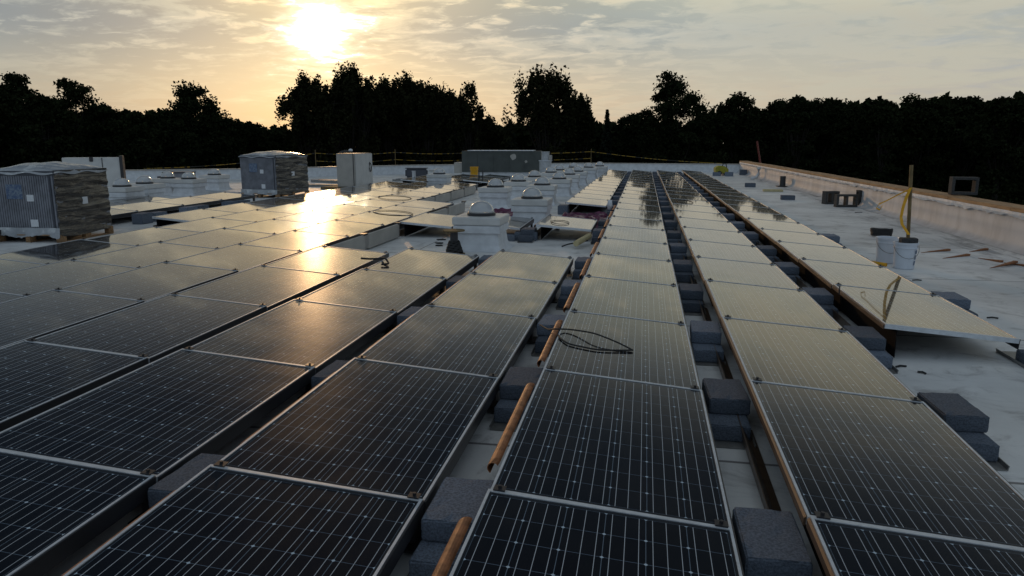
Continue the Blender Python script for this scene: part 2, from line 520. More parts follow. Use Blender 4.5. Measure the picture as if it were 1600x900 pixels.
def along(prof, ys, jit=None):
    b = MB()
    k = len(prof)
    for i, y in enumerate(ys):
        for j, (dx, z) in enumerate(prof):
            jx, jz = jit(j, y) if jit else (0, 0)
            b.v.append((RX(y) + dx + jx - RX(15), y - 15, z + jz))
    for i in range(len(ys) - 1):
        for j in range(k - 1):
            b.f.append((i * k + j, i * k + j + 1, (i + 1) * k + j + 1, (i + 1) * k + j))
    return b


ys = [-9 + 50.6 * i / NS for i in range(NS + 1)]
wv = lambda y, a=1.0: math.sin(y * 2.1 * a) * 0.5 + math.sin(y * 5.3 * a + 1) * 0.3 + math.sin(y * 11.7 * a + 2) * 0.2
along([(-0.17, 0.004), (-0.06, 0.05), (-0.012, 0.13), (0.0, 0.3), (0.0, H1), (0.36, H1), (0.36, -0.3)], ys,
      lambda j, y: ((0.012 * wv(y, 1.3)) if j in (2, 3) else 0, 0)).build('membrane_face', M['wallface'], pw_root, smooth=True)
cap_b = MB()
y = -9.0
while y < 41.4:
    y2 = min(y + 2.44, 41.55)
    dz_ = random.uniform(-0.006, 0.008)
    a0, a1 = RX(y) - RX(15), RX(y2) - RX(15)
    z0, z1 = H1 + 0.012 + dz_, H1 + 0.075 + dz_
    cap_b.add([(a0 - 0.02, y - 15, z0), (a0 + 0.42, y - 15, z0), (a1 + 0.42, y2 - 15.006, z0), (a1 - 0.02, y2 - 15.006, z0),
               (a0 - 0.02, y - 15, z1), (a0 + 0.42, y - 15, z1), (a1 + 0.42, y2 - 15.006, z1), (a1 - 0.02, y2 - 15.006, z1)],
              [(3, 2, 1, 0), (4, 5, 6, 7), (0, 1, 5, 4), (1, 2, 6, 5), (2, 3, 7, 6), (3, 0, 4, 7)])
    y = y2
cap_b.build('plywood_cap', M['plywood'], pw_root, bevel=0.006)
ys2 = [-9 + 50.4 * i / 520 for i in range(521)]
along([(-0.030, H1 - 0.075), (-0.042, H1 - 0.03), (-0.036, H1 + 0.016)], ys2,
      lambda j, y: (0.010 * wv(y, 3.7) + random.uniform(-.008, .008), (0.022 * wv(y, 2.9) + random.uniform(-.016, .016)) if j == 0 else 0)).build('ragged_membrane_edge', M['white'], pw_root)

# low parapet along the far side of the roof
fp = thing('parapet_wall', 'low far parapet wall with a pale coping in front of the dark trees', 'parapet wall', (0, 0, 0))
fw_, fc = MB(), MB()
for (xa, ya), (xb, yb) in zip(edge_far[:-1], edge_far[1:]):
    d = Vector((xb - xa, yb - ya, 0))
    L_ = d.length
    mt = Matrix.Translation((xa, ya, 0)) @ Matrix.Rotation(math.atan2(d.y, d.x), 4, 'Z')
    fw_.box(0, L_, -0.3, 0.0, 0.002, 0.46, mt)
    fc.box(-0.02, L_ + 0.02, -0.34, 0.05, 0.462, 0.50, mt)
fw_.build('membrane_face', M['white'], fp)
fc.build('coping', M['tanmetal'], fp)

# ------------------------------------------------------------------ solar panels
P, L = 1.273, 1.67
TILT = 0.0798
HZ = 0.29
ct, st_ = math.cos(TILT), math.sin(TILT)
TM = Matrix.Translation((0, 0, HZ)) @ Matrix.Rotation(TILT, 4, 'Y')     # the high edge is x = 0


def tilted(b): 
    b.v = [tuple(TM @ Vector(p)) for p in b.v]
    return b


lip, lpy, fh = 0.011, 0.018, 0.038
fb = MB()
x1, y1 = PW, PL
ring_o = [(0, 0), (x1, 0), (x1, y1), (0, y1)]
ring_i = [(lip, lpy), (x1 - lip, lpy), (x1 - lip, y1 - lpy), (lip, y1 - lpy)]
vs_ = [(x, y, 0) for x, y in ring_o] + [(x, y, 0) for x, y in ring_i] + [(x, y, -0.006) for x, y in ring_i] + [(x, y, -fh) for x, y in ring_o] + [(x, y, -fh) for x, y in ring_i]
fs_ = []
for i in range(4):
    j = (i + 1) % 4
    fs_ += [(i, j, 4 + j, 4 + i), (4 + i, 4 + j, 8 + j, 8 + i), (i, 12 + i, 12 + j, j), (12 + i, 16 + i, 16 + j, 12 + j)]
fb.add(vs_, fs_)
frame_me = tilted(fb).mesh('frame', M['alu'])

gme = bpy.data.meshes.new('glass')
gv = [TM @ Vector(p) for p in ((lip, lpy, -0.004), (x1 - lip, lpy, -0.004), (x1 - lip, y1 - lpy, -0.004), (lip, y1 - lpy, -0.004),
                               (lip, lpy, -0.012), (x1 - lip, lpy, -0.012), (x1 - lip, y1 - lpy, -0.012), (lip, y1 - lpy, -0.012))]
gme.from_pydata([tuple(p) for p in gv], [], [(0, 1, 2, 3), (7, 6, 5, 4)])
uvl = gme.uv_layers.new(name='UVMap')
uvs = [(lip, lpy), (x1 - lip, lpy), (x1 - lip, y1 - lpy), (lip, y1 - lpy)]
for i in range(4):
    uvl.data[i].uv = uvs[i]
    uvl.data[4 + i].uv = uvs[3 - i]
gme.materials.append(M['glass'])

cl = MB().box(0.022, 0.072, PL - 0.012, PL + 0.032, 0.0015, 0.007)
cl.lathe([(0.008, 0.007), (0.008, 0.018)], 8, 0.047, PL + 0.010)
clampA = tilted(cl).mesh('clamp', M['clamp'])
cl = MB().box(PW - 0.066, PW - 0.016, PL - 0.012, PL + 0.032, 0.0015, 0.007)
cl.lathe([(0.008, 0.007), (0.008, 0.018)], 8, PW - 0.041, PL + 0.010)
clampB = tilted(cl).mesh('clamp', M['clamp'])

df = MB().prism([(-0.003, 0.2845), (-0.013, 0.278), (-0.013, 0.245), (-0.003, 0.245)], 0.012, PL - 0.006)
defl_me = df.mesh('wind_deflector', M['deflector'])
arc = [(-0.062 + 0.030 * math.cos(R(a)), 0.210 + 0.030 * math.sin(R(a))) for a in range(30, 241, 21)]
arc2 = [(-0.062 + 0.026 * math.cos(R(a)), 0.210 + 0.026 * math.sin(R(a))) for a in range(240, 29, -21)]
bpm = MB().prism([(0.088, 0.236), (0.088, 0.012), (0.094, 0.012), (0.094, 0.236)], 0.0, PL + 0.008)  # black sheet added under the panel so the shaded void reads dark
shade_sheet_me = bpm.mesh('shade_sheet', M['matteblack'])
sr = tilted(MB().box(PW + 0.001, PW + 0.008, 0.004, PL - 0.004, -0.085, -0.003))  # dark strip over the right frame face, standing in for its shade
shade_strip_me = sr.mesh('shade_strip', M['darkmetal'])
cp = MB()
cp.v = [(x, 0.36 + (0.05 if k < 4 else 0), z) for k, (x, z) in enumerate(arc + arc2)] + [(x, 1.52 - 0.006 * k, z) for k, (x, z) in enumerate(arc + arc2)]
n_a = len(arc) + len(arc2)
cp.f = [tuple(range(n_a)), tuple(range(2 * n_a - 1, n_a - 1, -1))] + [(k, k + n_a, (k + 1) % n_a + n_a, (k + 1) % n_a) for k in range(n_a)]
copper_me = cp.mesh('wind_deflector', M['copper'])
rl = MB().prism([(-0.058, 0.004), (-0.075, 0.10), (-0.070, 0.10), (-0.02, 0.012), (0.02, 0.004)], 0.10, PL - 0.10)
rail_me = rl.mesh('base_rail', M['deflector'])


def foot(x, h):
    b = MB()
    sgn = 0.13 if x < 0.5 else 0.0
    x += sgn
    b.box(x - 0.05, x + 0.05, PL - 0.09, PL + 0.09, 0.003, 0.014)
    b.box(x - 0.018, x + 0.018, PL - 0.03, PL + 0.05, 0.014, h)
    return b.mesh('support_foot', M['clamp'], bevel=0.003)


footA, footB = foot(0.06, HZ - 0.046), foot(PW - 0.05, HZ - PW * st_ - 0.040)

ROWS = {2: list(range(2, 22)), 1: list(range(-1, 22)), 0: list(range(-1, 22)),
        -1: list(range(-1, 4)) + [6] + list(range(9, 22)), -2: list(range(-1, 4)) + [6], -3: list(range(0, 4)) + [6],
        -4: list(range(0, 9)), -5: list(range(1, 14)) + [15, 16, 17], -6: list(range(2, 14)) + [15, 16, 17], -7: list(range(6, 14)) + [15, 16, 17],
        -9: list(range(4, 10)), -10: list(range(3, 9))}


def panel_label(r, j):
    if j >= 15 and r <= -5:
        return "solar panel in far cluster by the long rooftop unit, %s deep, %s from right" % (ONES[j - 14], ONES[-4 - r])
    if r <= -9:
        return "solar panel in strip behind the wrapped crates, %s along, %s line" % (ONES[j - ROWS[r][0] + 1], "inner" if r == -9 else "outer")
    row = ONES[3 - r] if r < 2 else "rightmost"
    if r == 2: return "dark solar panel, %s from the near end of the rightmost row beside bare roof" % ONES[j - 1]
    run = ROWS[r]
    if r == -1 and j >= 9: return "solar panel %s beyond the purple sheeting in the %s row from the right" % (ONES[j - 8], row)
    if r in (-1, -2, -3) and j == 6: return "lone solar panel beyond the spool and bare roof, %s row from the right" % row
    return "dark solar panel, %s from the near end of the %s row from the right" % (ONES[j - run[0] + 1], row)


protos = {}
for r, js in ROWS.items():
    for j in js:
        key = 'copper' if r in (0, -1) and j < 9 else 'plain'
        if key not in protos:
            root = put('solar_panel', None)
            put('frame', frame_me, root); put('glass', gme, root)
            put('clamp', clampA, root); put('clamp', clampB, root)
            put('wind_deflector', copper_me if key == 'copper' else defl_me, root)
            put('base_rail', rail_me, root); put('shade_sheet', shade_sheet_me, root); put('shade_strip', shade_strip_me, root)
            put('support_foot', footA, root); put('support_foot', footB, root)
            protos[key] = root
        else:
            root = copy_tree(protos[key])
        root.location = (r * P + random.uniform(-.004, .004), j * L + 0.01, 0)
        root.rotation_euler = (R(random.gauss(.45, .12)), R(random.gauss(0, .13)), R(random.gauss(0, .05)))
        tag(root, panel_label(r, j), 'solar panel', 'solar panels in rows on the white roof')

# front leg of the open end of the outer row, and the loose bolt standing on its edge
tag(MB().tube([(2 * P - 0.045, 2.75 * L, 0.27), (2 * P - 0.046, 2.75 * L, 0.36)], 0.006, 8).build('threaded_rod', M['clamp']),
    'short dark threaded rod standing up at the rightmost row edge', 'rod')

# ------------------------------------------------------------------ deflector bars waiting beside rows with panels left out
bb = MB().prism([(0.0, 0.27), (-0.055, 0.24), (-0.10, 0.03), (-0.07, 0.02), (0.012, 0.02), (0.02, 0.255)], 0.04, PL - 0.10)
bar_me = bb.mesh('face_plate', M['tanmetal'], bevel=0.004)
end_me = MB().box(-0.06, 0.03, PL - 0.16, PL - 0.02, 0.255, 0.285).mesh('end_bracket', M['clamp'])
first = None
bars = [(-3, 4, 'nearest the spool'), (-3, 5, 'second from the spool'), (-3, 7, 'behind the lone panel'), (-3, 8, 'farthest behind the lone panel'),
        (-4, 9, 'nearest of the far run'), (-4, 10, 'second of the far run'), (-4, 11, 'third of the far run'), (-4, 12, 'last of the far run')]
for r, j, t in bars:
    if first is None:
        first = o = put('deflector_bar', None)
        put('face_plate', bar_me, o); put('end_bracket', end_me, o)
    else:
        o = copy_tree(first)
    o.location = (r * P + 0.02, j * L, 0)
    tag(o, "tan metal deflector bar at a panel row edge, " + t, 'deflector bar', 'deflector bars without panels')

# ------------------------------------------------------------------ concrete ballast blocks in the gaps between rows
def block_mesh(seed):
    random.seed(seed)
    b = MB().box(-0.12, 0.12, -0.2, 0.2, 0, 0.098)
    me = b.mesh('ballast_block', M['block'], bevel=0.007, segs=2)
    bm = bmesh.new()
    bm.from_mesh(me)
    bmesh.ops.subdivide_edges(bm, edges=[e for e in bm.edges if e.calc_length() > 0.05], cuts=5, use_grid_fill=True)
    for v in bm.verts:
        if 0.004 < v.co.z < 0.2:
            chip = 0.010 if (v.co.z > 0.088 and random.random() < 0.10) else 0.0
            v.co.x *= 1 - random.uniform(0, 0.012) - chip
            v.co.y *= 1 - random.uniform(0, 0.008) - chip
            if v.co.z > 0.09: v.co.z -= random.uniform(0, 0.0015) + chip * 0.5
    bm.to_mesh(me)
    bm.free()
    return me


block_meshes = [block_mesh(3 + q_) for q_ in range(4)]
random.seed(17)
tray_me = MB().prism([(-0.13, 0.012), (-0.135, 0.03), (-0.13, 0.03), (-0.125, 0.008), (0.125, 0.008), (0.13, 0.03), (0.135, 0.03), (0.13, 0.003), (-0.13, 0.003)], -0.46, 0.30).mesh('tray_sheet', M['tray'])
GAPS = {2: range(2, 22), 1: range(0, 23), 0: range(0, 23), -1: list(range(0, 5)) + [6, 7] + list(range(9, 23)), -2: [0, 1, 2, 3, 4, 6]}
gapname = {2: 'right of the rightmost row', 1: 'in the gap left of the rightmost row', 0: 'in the second gap from the right',
           -1: 'in the third gap from the right', -2: 'in the fourth gap from the right'}
bl0 = tr0 = None


def place_block(x, y, z, rz, label, group='concrete ballast blocks between the panel rows', h=1.0):
    global bl0
    if bl0 is None: bl0 = o = put('ballast_block', block_meshes[0])
    else:
        o = bl0.copy(); COL.objects.link(o)
        o.data = random.choice(block_meshes)
    o.location = (x, y, z)
    o.rotation_euler = (0, 0, rz)
    o.scale = (1, 1, h)
    return tag(o, label, 'ballast block', group)


for r, ks in GAPS.items():
    for i, k in enumerate(ks):
        x = r * P + 1.0 + 0.135 - (0.03 if r == 2 and k not in (2, 3, 6) else 0) + random.uniform(-.008, .008)
        if r == 1 and k == 1: x = 2.43
        y = k * L + 0.06 + random.uniform(-.05, .05)
        if tr0 is None: tr0 = t_ = put('ballast_tray', tray_me)
        else:
            t_ = tr0.copy(); COL.objects.link(t_)
        t_.location = (x, y, 0)
        tag(t_, "thin metal tray under the %s block pair %s" % (ONES[i + 1], gapname[r]), 'tray', 'metal trays under ballast blocks')
        place_block(x + random.uniform(-.006, .006), y - 0.17 + random.uniform(-.03, .03), 0.0095, R(random.uniform(-1.5, 1.5)),
                    "lower grey block of the %s pair %s" % (ONES[i + 1], gapname[r]))
        if r == 2 and k not in (3, 6): continue
        place_block(x + random.uniform(-.006, .006), y, 0.1085, R(random.uniform(-2.5, 2.5)),
                    "upper grey block of the %s pair %s" % (ONES[i + 1], gapname[r]))
# blocks beside the detached strip, behind the wrapped crates
for i, (x, y, hh) in enumerate([(-10.05, 11.25, 2.3), (-10.1, 11.8, 2.0), (-9.95, 12.75, 2.4), (-9.95, 13.2, 2.4), (-10.0, 14.6, 2.2), (-10.0, 15.2, 2.0)]):
    place_block(x, y, 0.001, R(random.uniform(-4, 4)), "grey block on the open roof along the panel strip, %s from the near crate" % ONES[i + 1], 'blocks along the detached panel strip', hh)
place_block(-1.75, 10.0, 0.001, R(3), 'lower dark block between the two lone panels beyond the spool', 'blocks by the lone panels', 1.0)
place_block(-1.45, 10.02, 0.001, R(90), 'dark block tucked under the corner of the lone panel by the tall skylight', 'blocks by the lone panels', 1.5)
place_block(-1.32, 14.98, 0.001, R(0), 'grey block at the open panel corner above the purple sheeting', 'blocks by the lone panels', 2.2)

# ------------------------------------------------------------------ domed skylights
def skylight_meshes():
    W = 0.35
    c = MB()
    prof = [(W + 0.14, 0.003), (W + 0.06, 0.03), (W + 0.02, 0.10), (W, 0.26), (W, 0.30)]
    def rings(b, pr):
        n_ = len(pr)
        for w_, z in pr: b.v += [(-w_, -w_, z), (w_, -w_, z), (w_, w_, z), (-w_, w_, z)]
        o = len(b.v) - 4 * n_
        for i in range(n_ - 1):
            for k in range(4): b.f.append((o + i * 4 + k, o + i * 4 + (k + 1) % 4, o + (i + 1) * 4 + (k + 1) % 4, o + (i + 1) * 4 + k))
        b.f.append(tuple(o + (n_ - 1) * 4 + k for k in range(4)))
    rings(c, prof)
    curb = c.mesh('curb', M['white'], bevel=0.012)
    f = MB(); rings(f, [(W + 0.035, 0.29), (W + 0.035, 0.405), (W + 0.006, 0.415)])
    flash = f.mesh('flashing', M['white'], bevel=0.008)
    k = MB(); rings(k, [(W + 0.03, 0.416), (W + 0.045, 0.425), (W + 0.045, 0.535), (W + 0.035, 0.545)])
    cap = k.mesh('cap', M['whitemetal'], bevel=0.008)
    rg = MB().lathe([(0.225, 0.544), (0.235, 0.552), (0.235, 0.585), (0.215, 0.59)], 32).mesh('ring', M['darkmetal'], smooth=False)
    prof = [(0.215 * math.cos(a), 0.588 + 0.19 * math.sin(a)) for a in [R(q) for q in (0, 10, 22, 34, 46, 58, 70, 80, 88)]]
    dome = MB().lathe(prof, 36).mesh('dome', M['dome'], smooth=True)
    return curb, flash, cap, rg, dome


SKY = [(-2.02, 8.92, 'nearest domed skylight, on a tall white curb behind the cable spool'), (-1.75, 12.68, 'second nearest domed skylight, beside the purple sheeting'),
       (-3.33, 16.52, 'nearest domed skylight of the left line'), (-2.22, 17.67, 'third domed skylight of the right line'),
       (-3.21, 19.5, 'second domed skylight of the left line'), (-3.15, 22.45, 'third domed skylight of the left line, in front of the round stack'),
       (-2.14, 21.19, 'fourth domed skylight of the right line'), (-3.01, 28.79, 'fifth domed skylight of the left line, beyond the stack'), (-2.16, 24.54, 'fifth domed skylight of the right line'),
       (-2.1, 27.45, 'sixth domed skylight of the right line'), (-2.74, 32.31, 'farthest domed skylight of the left line'), (-2.02, 32.4, 'seventh domed skylight of the right line'),
       (-1.63, 34.54, 'farthest domed skylight, at the far end of the right line'), (-3.05, 26.25, 'fourth domed skylight of the left line, half behind the stack'),
       (-7.06, 24.15, 'lone domed skylight among the far panels left of the rooftop unit'),
       (-13.35, 14.9, 'domed skylight half hidden by the pale cabinet behind the big crate'), (-13.7, 16.29, 'domed skylight just right of the pale cabinet'),
       (-15.09, 19.32, 'domed skylight left of the grey far crate'), (-14.12, 19.03, 'domed skylight right of the grey far crate'), (-15.02, 21.93, 'domed skylight before the low parapet, left of the second wrapped crate')]
first = None
sm = skylight_meshes()
for x, y, lb in SKY:
    if first is None:
        first = o = put('domed_skylight', None)
        cb = put('curb', sm[0], o)
        put('flashing', sm[1], cb)
        kp = put('cap', sm[2], o)
        put('ring', sm[3], kp); put('dome', sm[4], o)
    else: o = copy_tree(first)
    o.location = (x, y, 0)
    o.rotation_euler = (0, 0, R(random.uniform(-1.5, 1.5)))
    tag(o, lb, 'skylight', 'white domed skylights on the roof')

# ------------------------------------------------------------------ shrink-wrapped crates on pallets
def pallet_mesh(w, d):
    b = MB()
    for i in range(7):
        y0 = i * (d - 0.1) / 6
        b.box(0, w, y0, y0 + 0.1, 0.122, 0.144)
    for x in (0, w / 2 - 0.045, w - 0.09):
        for y0 in (0, d / 2 - 0.07, d - 0.14): b.box(x, x + 0.09, y0, y0 + 0.14, 0.024, 0.1215)
        b.box(x, x + 0.09, 0, d, 0.003, 0.0235)
    return b.mesh('wooden_pallet', M['wood'], bevel=0.003)


def crate(loc, rz, w, d, h, label, seed):
    """near right corner of the pallet at loc; w runs to the left, d away from the viewer"""
    rs = random.Random(seed)
    root = thing('wrapped_crate', label, 'crate', loc, rz, 'shrink-wrapped crates on wooden pallets')
    pm = put('wooden_pallet', pallet_mesh(w, d), root, (-w, 0, 0))
    z0 = 0.147
    # ribbed front
    b = MB()
    n_ = int(w / 0.045)
    for i in range(n_):
        xa = -w + 0.03 + (w - 0.06) * i / n_
        xb = xa + (w - 0.06) / n_ * 0.72
        b.box(xa, xb, 0.022, 0.04, z0 + 0.02, h - 0.10)
    b.box(-w + 0.02, -0.02, 0.04, d - 0.02, z0, h - 0.03)
    b.build('ribbed_carton', M['carton'], root)
    e = MB().box(-w + 0.015, -0.005, 0.012, 0.05, h - 0.10, h - 0.02)
    e.box(-0.12, -0.085, 0.010, 0.0215, z0, h - 0.11)
    e.build('edge_board', M['cartondark'], root, bevel=0.004)
    # dark wrinkled film down the side
    nu, nv = 36, 44
    f = MB()
    for i in range(nu + 1):
        for j in range(nv + 1):
            u_, v_ = i / nu, j / nv
            bulge = 0.018 * math.sin(math.pi * u_) + 0.014 * math.sin(9 * v_ + 3 * u_ + seed) * math.sin(math.pi * u_) + 0.009 * math.sin(31 * v_ - 5 * u_ + 2 * math.sin(7 * u_)) + 0.006 * math.sin(57 * v_ + 8 * u_) + rs.uniform(-.003, .003)
            f.v.append((bulge - 0.012, 0.012 + u_ * (d - 0.024), 0.10 + v_ * (h - 0.11) + 0.012 * math.sin(7 * u_ + 2) * (1 - v_)))
    for i in range(nu):
        for j in range(nv):
            k = i * (nv + 1) + j
            f.f.append((k, k + nv + 1, k + nv + 2, k + 1))
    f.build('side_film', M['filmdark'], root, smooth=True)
    # pale film ruffled over the top
    t = MB()
    for i in range(nu + 1):
        for j in range(nu + 1):
            u_, v_ = i / nu, j / nu
            dome = (math.sin(math.pi * u_) * math.sin(math.pi * v_)) ** 0.55
            z = h - 0.02 + 0.13 * dome + 0.010 * math.sin(17 * u_ + 6 * v_ + seed) * dome + 0.006 * math.sin(33 * v_ - 9 * u_) * dome + rs.uniform(-.003, .003)
            x, y_ = -w + u_ * w, v_ * d
            if i in (0, nu) or j in (0, nu):
                z = h - 0.07 + 0.02 * math.sin(13 * (u_ + v_))
                x += 0.016 if i == nu else (-0.016 if i == 0 else 0)
                y_ += 0.012 if j == nu else (-0.006 if j == 0 else 0)
            t.v.append((x, y_, z))
    for i in range(nu):
        for j in range(nu):
            k = i * (nu + 1) + j
            t.f.append((k, k + nu + 1, k + nu + 2, k + 1))
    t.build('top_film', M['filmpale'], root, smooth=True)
    # loose film hanging over the foot of the load
    s = MB()
    for i in range(41):
        u_ = i / 40
        x = -w + u_ * w
        hang = 0.075 + 0.05 * abs(math.sin(5.5 * u_ + seed)) + rs.uniform(-.012, .012)
        s.v += [(x, 0.008 - 0.010 * math.sin(21 * u_), 0.26), (x, -0.008 + 0.014 * math.sin(17 * u_ + 1), hang)]
    s.f += [(2 * i, 2 * i + 2, 2 * i + 3, 2 * i + 1) for i in range(40)]
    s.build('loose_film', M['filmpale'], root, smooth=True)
    lab = MB().box(-0.62 * w - 0.16, -0.62 * w + 0.14, 0.014, 0.0205, h * 0.60, h * 0.80)
    put('paper_label', lab.mesh('paper_label', M['paperdark']), root)
    lab2 = MB().box(-0.40 * w - 0.06, -0.40 * w + 0.07, 0.014, 0.0205, h * 0.57, h * 0.66)
    put('paper_label', lab2.mesh('paper_label', M['paper']), root)
    lab3 = MB().box(-0.36 * w - 0.09, -0.36 * w + 0.05, 0.012, 0.0205, h * 0.22, h * 0.32)
    put('paper_label', lab3.mesh('paper_label', M['paper']), root)
    lab4 = MB().box(0.012, 0.030, d * 0.44, d * 0.53, h * 0.50, h * 0.60)
    put('paper_label', lab4.mesh('paper_label', M['paper']), root)
    return root


crate((-9.36, 8.20, 0), R(4), 1.25, 1.42, 1.26, 'shrink-wrapped crate with ribbed sides on a pallet, large and nearest', 1)
crate((-10.70, 18.45, 0), R(-8), 1.37, 1.74, 1.34, 'shrink-wrapped crate on a pallet farther off, by the bright sun glint', 2)

# ------------------------------------------------------------------ rooftop cabinets and units
cab = thing('electrical_cabinet', 'white cabinet on a dark pallet with a black rag on top', 'cabinet', (-9.95, 22.97, 0), R(0))
b = MB().box(-1.35, 0.15, -0.12, 2.0, 0.003, 0.09); b.build('pallet_base', M['stake'], cab, bevel=0.01)
b = MB().box(-0.72, 0, 0, 1.75, 0.095, 1.32); b.build('cabinet_body', M['tanmetal'], cab, bevel=0.012)
b = MB().box(0.003, 0.022, 0.03, 1.72, 0.12, 1.30); sdoor = b.build('side_door', M['whitemetal'], cab, bevel=0.006)
b = MB().box(-0.07, -0.045, -0.014, -0.002, 0.10, 1.31); b.build('corner_trim', M['darkmetal'], cab)
b = MB().tube([(0.03, 1.42, 0.95), (0.05, 1.36, 0.88), (0.05, 1.34, 0.74), (0.05, 1.40, 0.62), (0.05, 1.5, 0.62), (0.05, 1.56, 0.75), (0.05, 1.5, 0.9), (0.03, 1.42, 0.97)], 0.016, 7); b.build('hanging_cord', M['black'], sdoor, smooth=True)
rag = MB()
for i in range(13):
    for j in range(9):
        u_, v_ = i / 12, j / 8
        z = 1.325 + 0.10 * (math.sin(math.pi * u_) * math.sin(math.pi * v_)) ** 0.5 + random.uniform(0, .03)
        rag.v.append((-0.66 + 0.5 * u_, -0.02 + 0.45 * v_, z))
rag.f += [(i * 9 + j, (i + 1) * 9 + j, (i + 1) * 9 + j + 1, i * 9 + j + 1) for i in range(12) for j in range(8)]
tag(rag.build('rag', M['black']), 'crumpled black rag lying on top of the white cabinet', 'rag').location = cab.location
wr = MB().lathe([(0.07, 1.40), (0.085, 1.43), (0.07, 1.47), (0.03, 1.49)], 7, -0.22, 0.2)
tag(wr.build('glove', M['paper'], smooth=True), 'white glove lying on the black rag on the cabinet', 'glove').location = cab.location

cab2 = thing('pale_cabinet', 'pale cabinet with black edge standing behind the big wrapped crate', 'cabinet', (-14.95, 17.0, 0), R(32))
MB().box(-1.55, 0, 0, 0.5, 0.12, 1.28).build('cabinet_body', M['whitemetal'], cab2, bevel=0.012)
MB().box(-0.05, 0.035, -0.03, 0.52, 0.10, 1.33).build('black_edge', M['darkmetal'], cab2, bevel=0.006)
MB().box(-0.52, -0.50, -0.012, -0.002, 0.14, 1.27).build('door_seam', M['darkmetal'], cab2)
MB().box(-0.84, -0.74, -0.03, -0.002, 1.16, 1.30).build('latch', M['darkmetal'], cab2, bevel=0.01)
MB().box(-1.8, 0.3, -0.15, 0.6, 0.003, 0.10).build('wooden_base', M['wood'], cab2, bevel=0.01)

hv = thing('rooftop_unit', 'long dark grey rooftop air handling unit with a pale ridge', 'rooftop unit', (-8.5, 33.4, 0), R(5))
HL_ = 4.0
casing = MB().box(0, HL_, 0, 1.6, 0.25, 1.30).build('casing', M['greymetal'], hv, bevel=0.015)
b = MB()
for i in range(1, 5): b.box(i * HL_ / 5 - 0.012, i * HL_ / 5 + 0.012, -0.014, -0.002, 0.28, 1.27)
b.build('panel_seam', M['greymetal'], casing)
MB().box(0.30, HL_ - 0.35, -0.05, 1.63, 1.303, 1.335).build('ridge_cap', M['alu'], hv, bevel=0.006)
MB().box(-0.02, HL_ + 0.02, 0.1, 1.5, 0.003, 0.248).build('curb', M['white'], hv)
MB().box(-0.42, -0.003, 0.1, 1.4, 0.18, 0.72).build('side_hood', M['tanmetal'], hv, bevel=0.01)
for (cx, cz, rr) in ((2.62, 1.02, 0.17), (3.25, 0.78, 0.08)):
    pt = MB().add([(cx + rr * math.cos(a) * random.uniform(.7, 1.1), -0.004, cz + rr * math.sin(a) * random.uniform(.7, 1.1)) for a in [k * math.pi / 5 for k in range(10)]], [tuple(range(10))])
    pt.build('faded_patch', M['tanmetal'], casing)
st0 = thing('exhaust_stack', 'round galvanised exhaust stack right of the long rooftop unit', 'exhaust stack', (-4.0, 31.6, 0))
MB().lathe([(0.29, 0.003), (0.29, 0.86)], 28).build('lower_drum', M['stackmetal'], st0, smooth=False)
MB().lathe([(0.32, 0.862), (0.33, 0.885), (0.30, 0.90)], 28).build('collar', M['alu'], st0)
MB().lathe([(0.19, 0.902), (0.19, 1.26), (0.21, 1.27), (0.21, 1.30)], 24).build('upper_drum', M['stackmetal'], st0)
MB().box(0.17, 0.31, -0.10, 0.10, 0.92, 1.14).build('side_box', M['tanmetal'], st0, bevel=0.01)

gb = thing('equipment_crate', 'dark blue-grey equipment crate among the left skylights', 'crate', (-16.8, 21.45, 0), R(8))
MB().box(0, 0.95, 0, 0.6, 0.22, 0.62).build('crate_body', M['carton'], gb, bevel=0.01)
MB().box(-0.25, -0.003, 0.05, 0.5, 0.003, 0.5).build('side_case', M['cartondark'], gb, bevel=0.01)
MB().box(-0.02, 0.97, -0.02, 0.62, 0.622, 0.66).build('lid', M['cartondark'], gb, bevel=0.006)
MB().box(0.1, 0.6, 0.1, 0.5, 0.003, 0.218).build('pedestal', M['blockdark'], gb)

# ------------------------------------------------------------------ buckets, stake and caution tape
def bucket(loc, label, mat_b, h=0.37, r0=0.125, r1=0.15, marks=False, name='bucket'):
    root = thing(name, label, 'bucket', loc)
    prof = [(r0, 0.003), (r0 + 0.004, 0.01), (r1 - 0.006, h * 0.78), (r1 + 0.008, h * 0.785), (r1 + 0.008, h * 0.81), (r1 - 0.003, h * 0.82), (r1 - 0.002, h * 0.92), (r1 + 0.010, h * 0.925), (r1 + 0.011, h), (r1 - 0.006, h), (r1 - 0.012, h - 0.02), (r0 - 0.006, 0.02)]
    pail = MB().lathe(prof, 32).build('pail', mat_b, root, smooth=False)
    hd = [(math.cos(a) * (r1 + 0.012), -abs(math.sin(a)) * 0.05 - 0.10 * math.sin(a) - 0.02, h * 0.86 - 0.16 * math.sin(a)) for a in [k * math.pi / 12 for k in range(13)]]
    MB().tube(hd, 0.004, 6).build('wire_handle', M['tray'], root, smooth=True)
    if marks:
        k = MB()
        for z0, z1 in ((0.06, 0.12), (0.14, 0.20), (0.22, 0.27)):
            rr = lambda z: r0 + (r1 - r0) * z / (h * 0.78) + 0.004
            a0, a1 = R(-52), R(-36)
            k.add([(rr(z) * math.cos(a), rr(z) * math.sin(a), z) for z, a in ((z0, a0), (z0, a1), (z1, a1), (z1, a0))], [(0, 1, 2, 3)])
        k.build('printed_mark', M['paperdark'], pail)
    return root


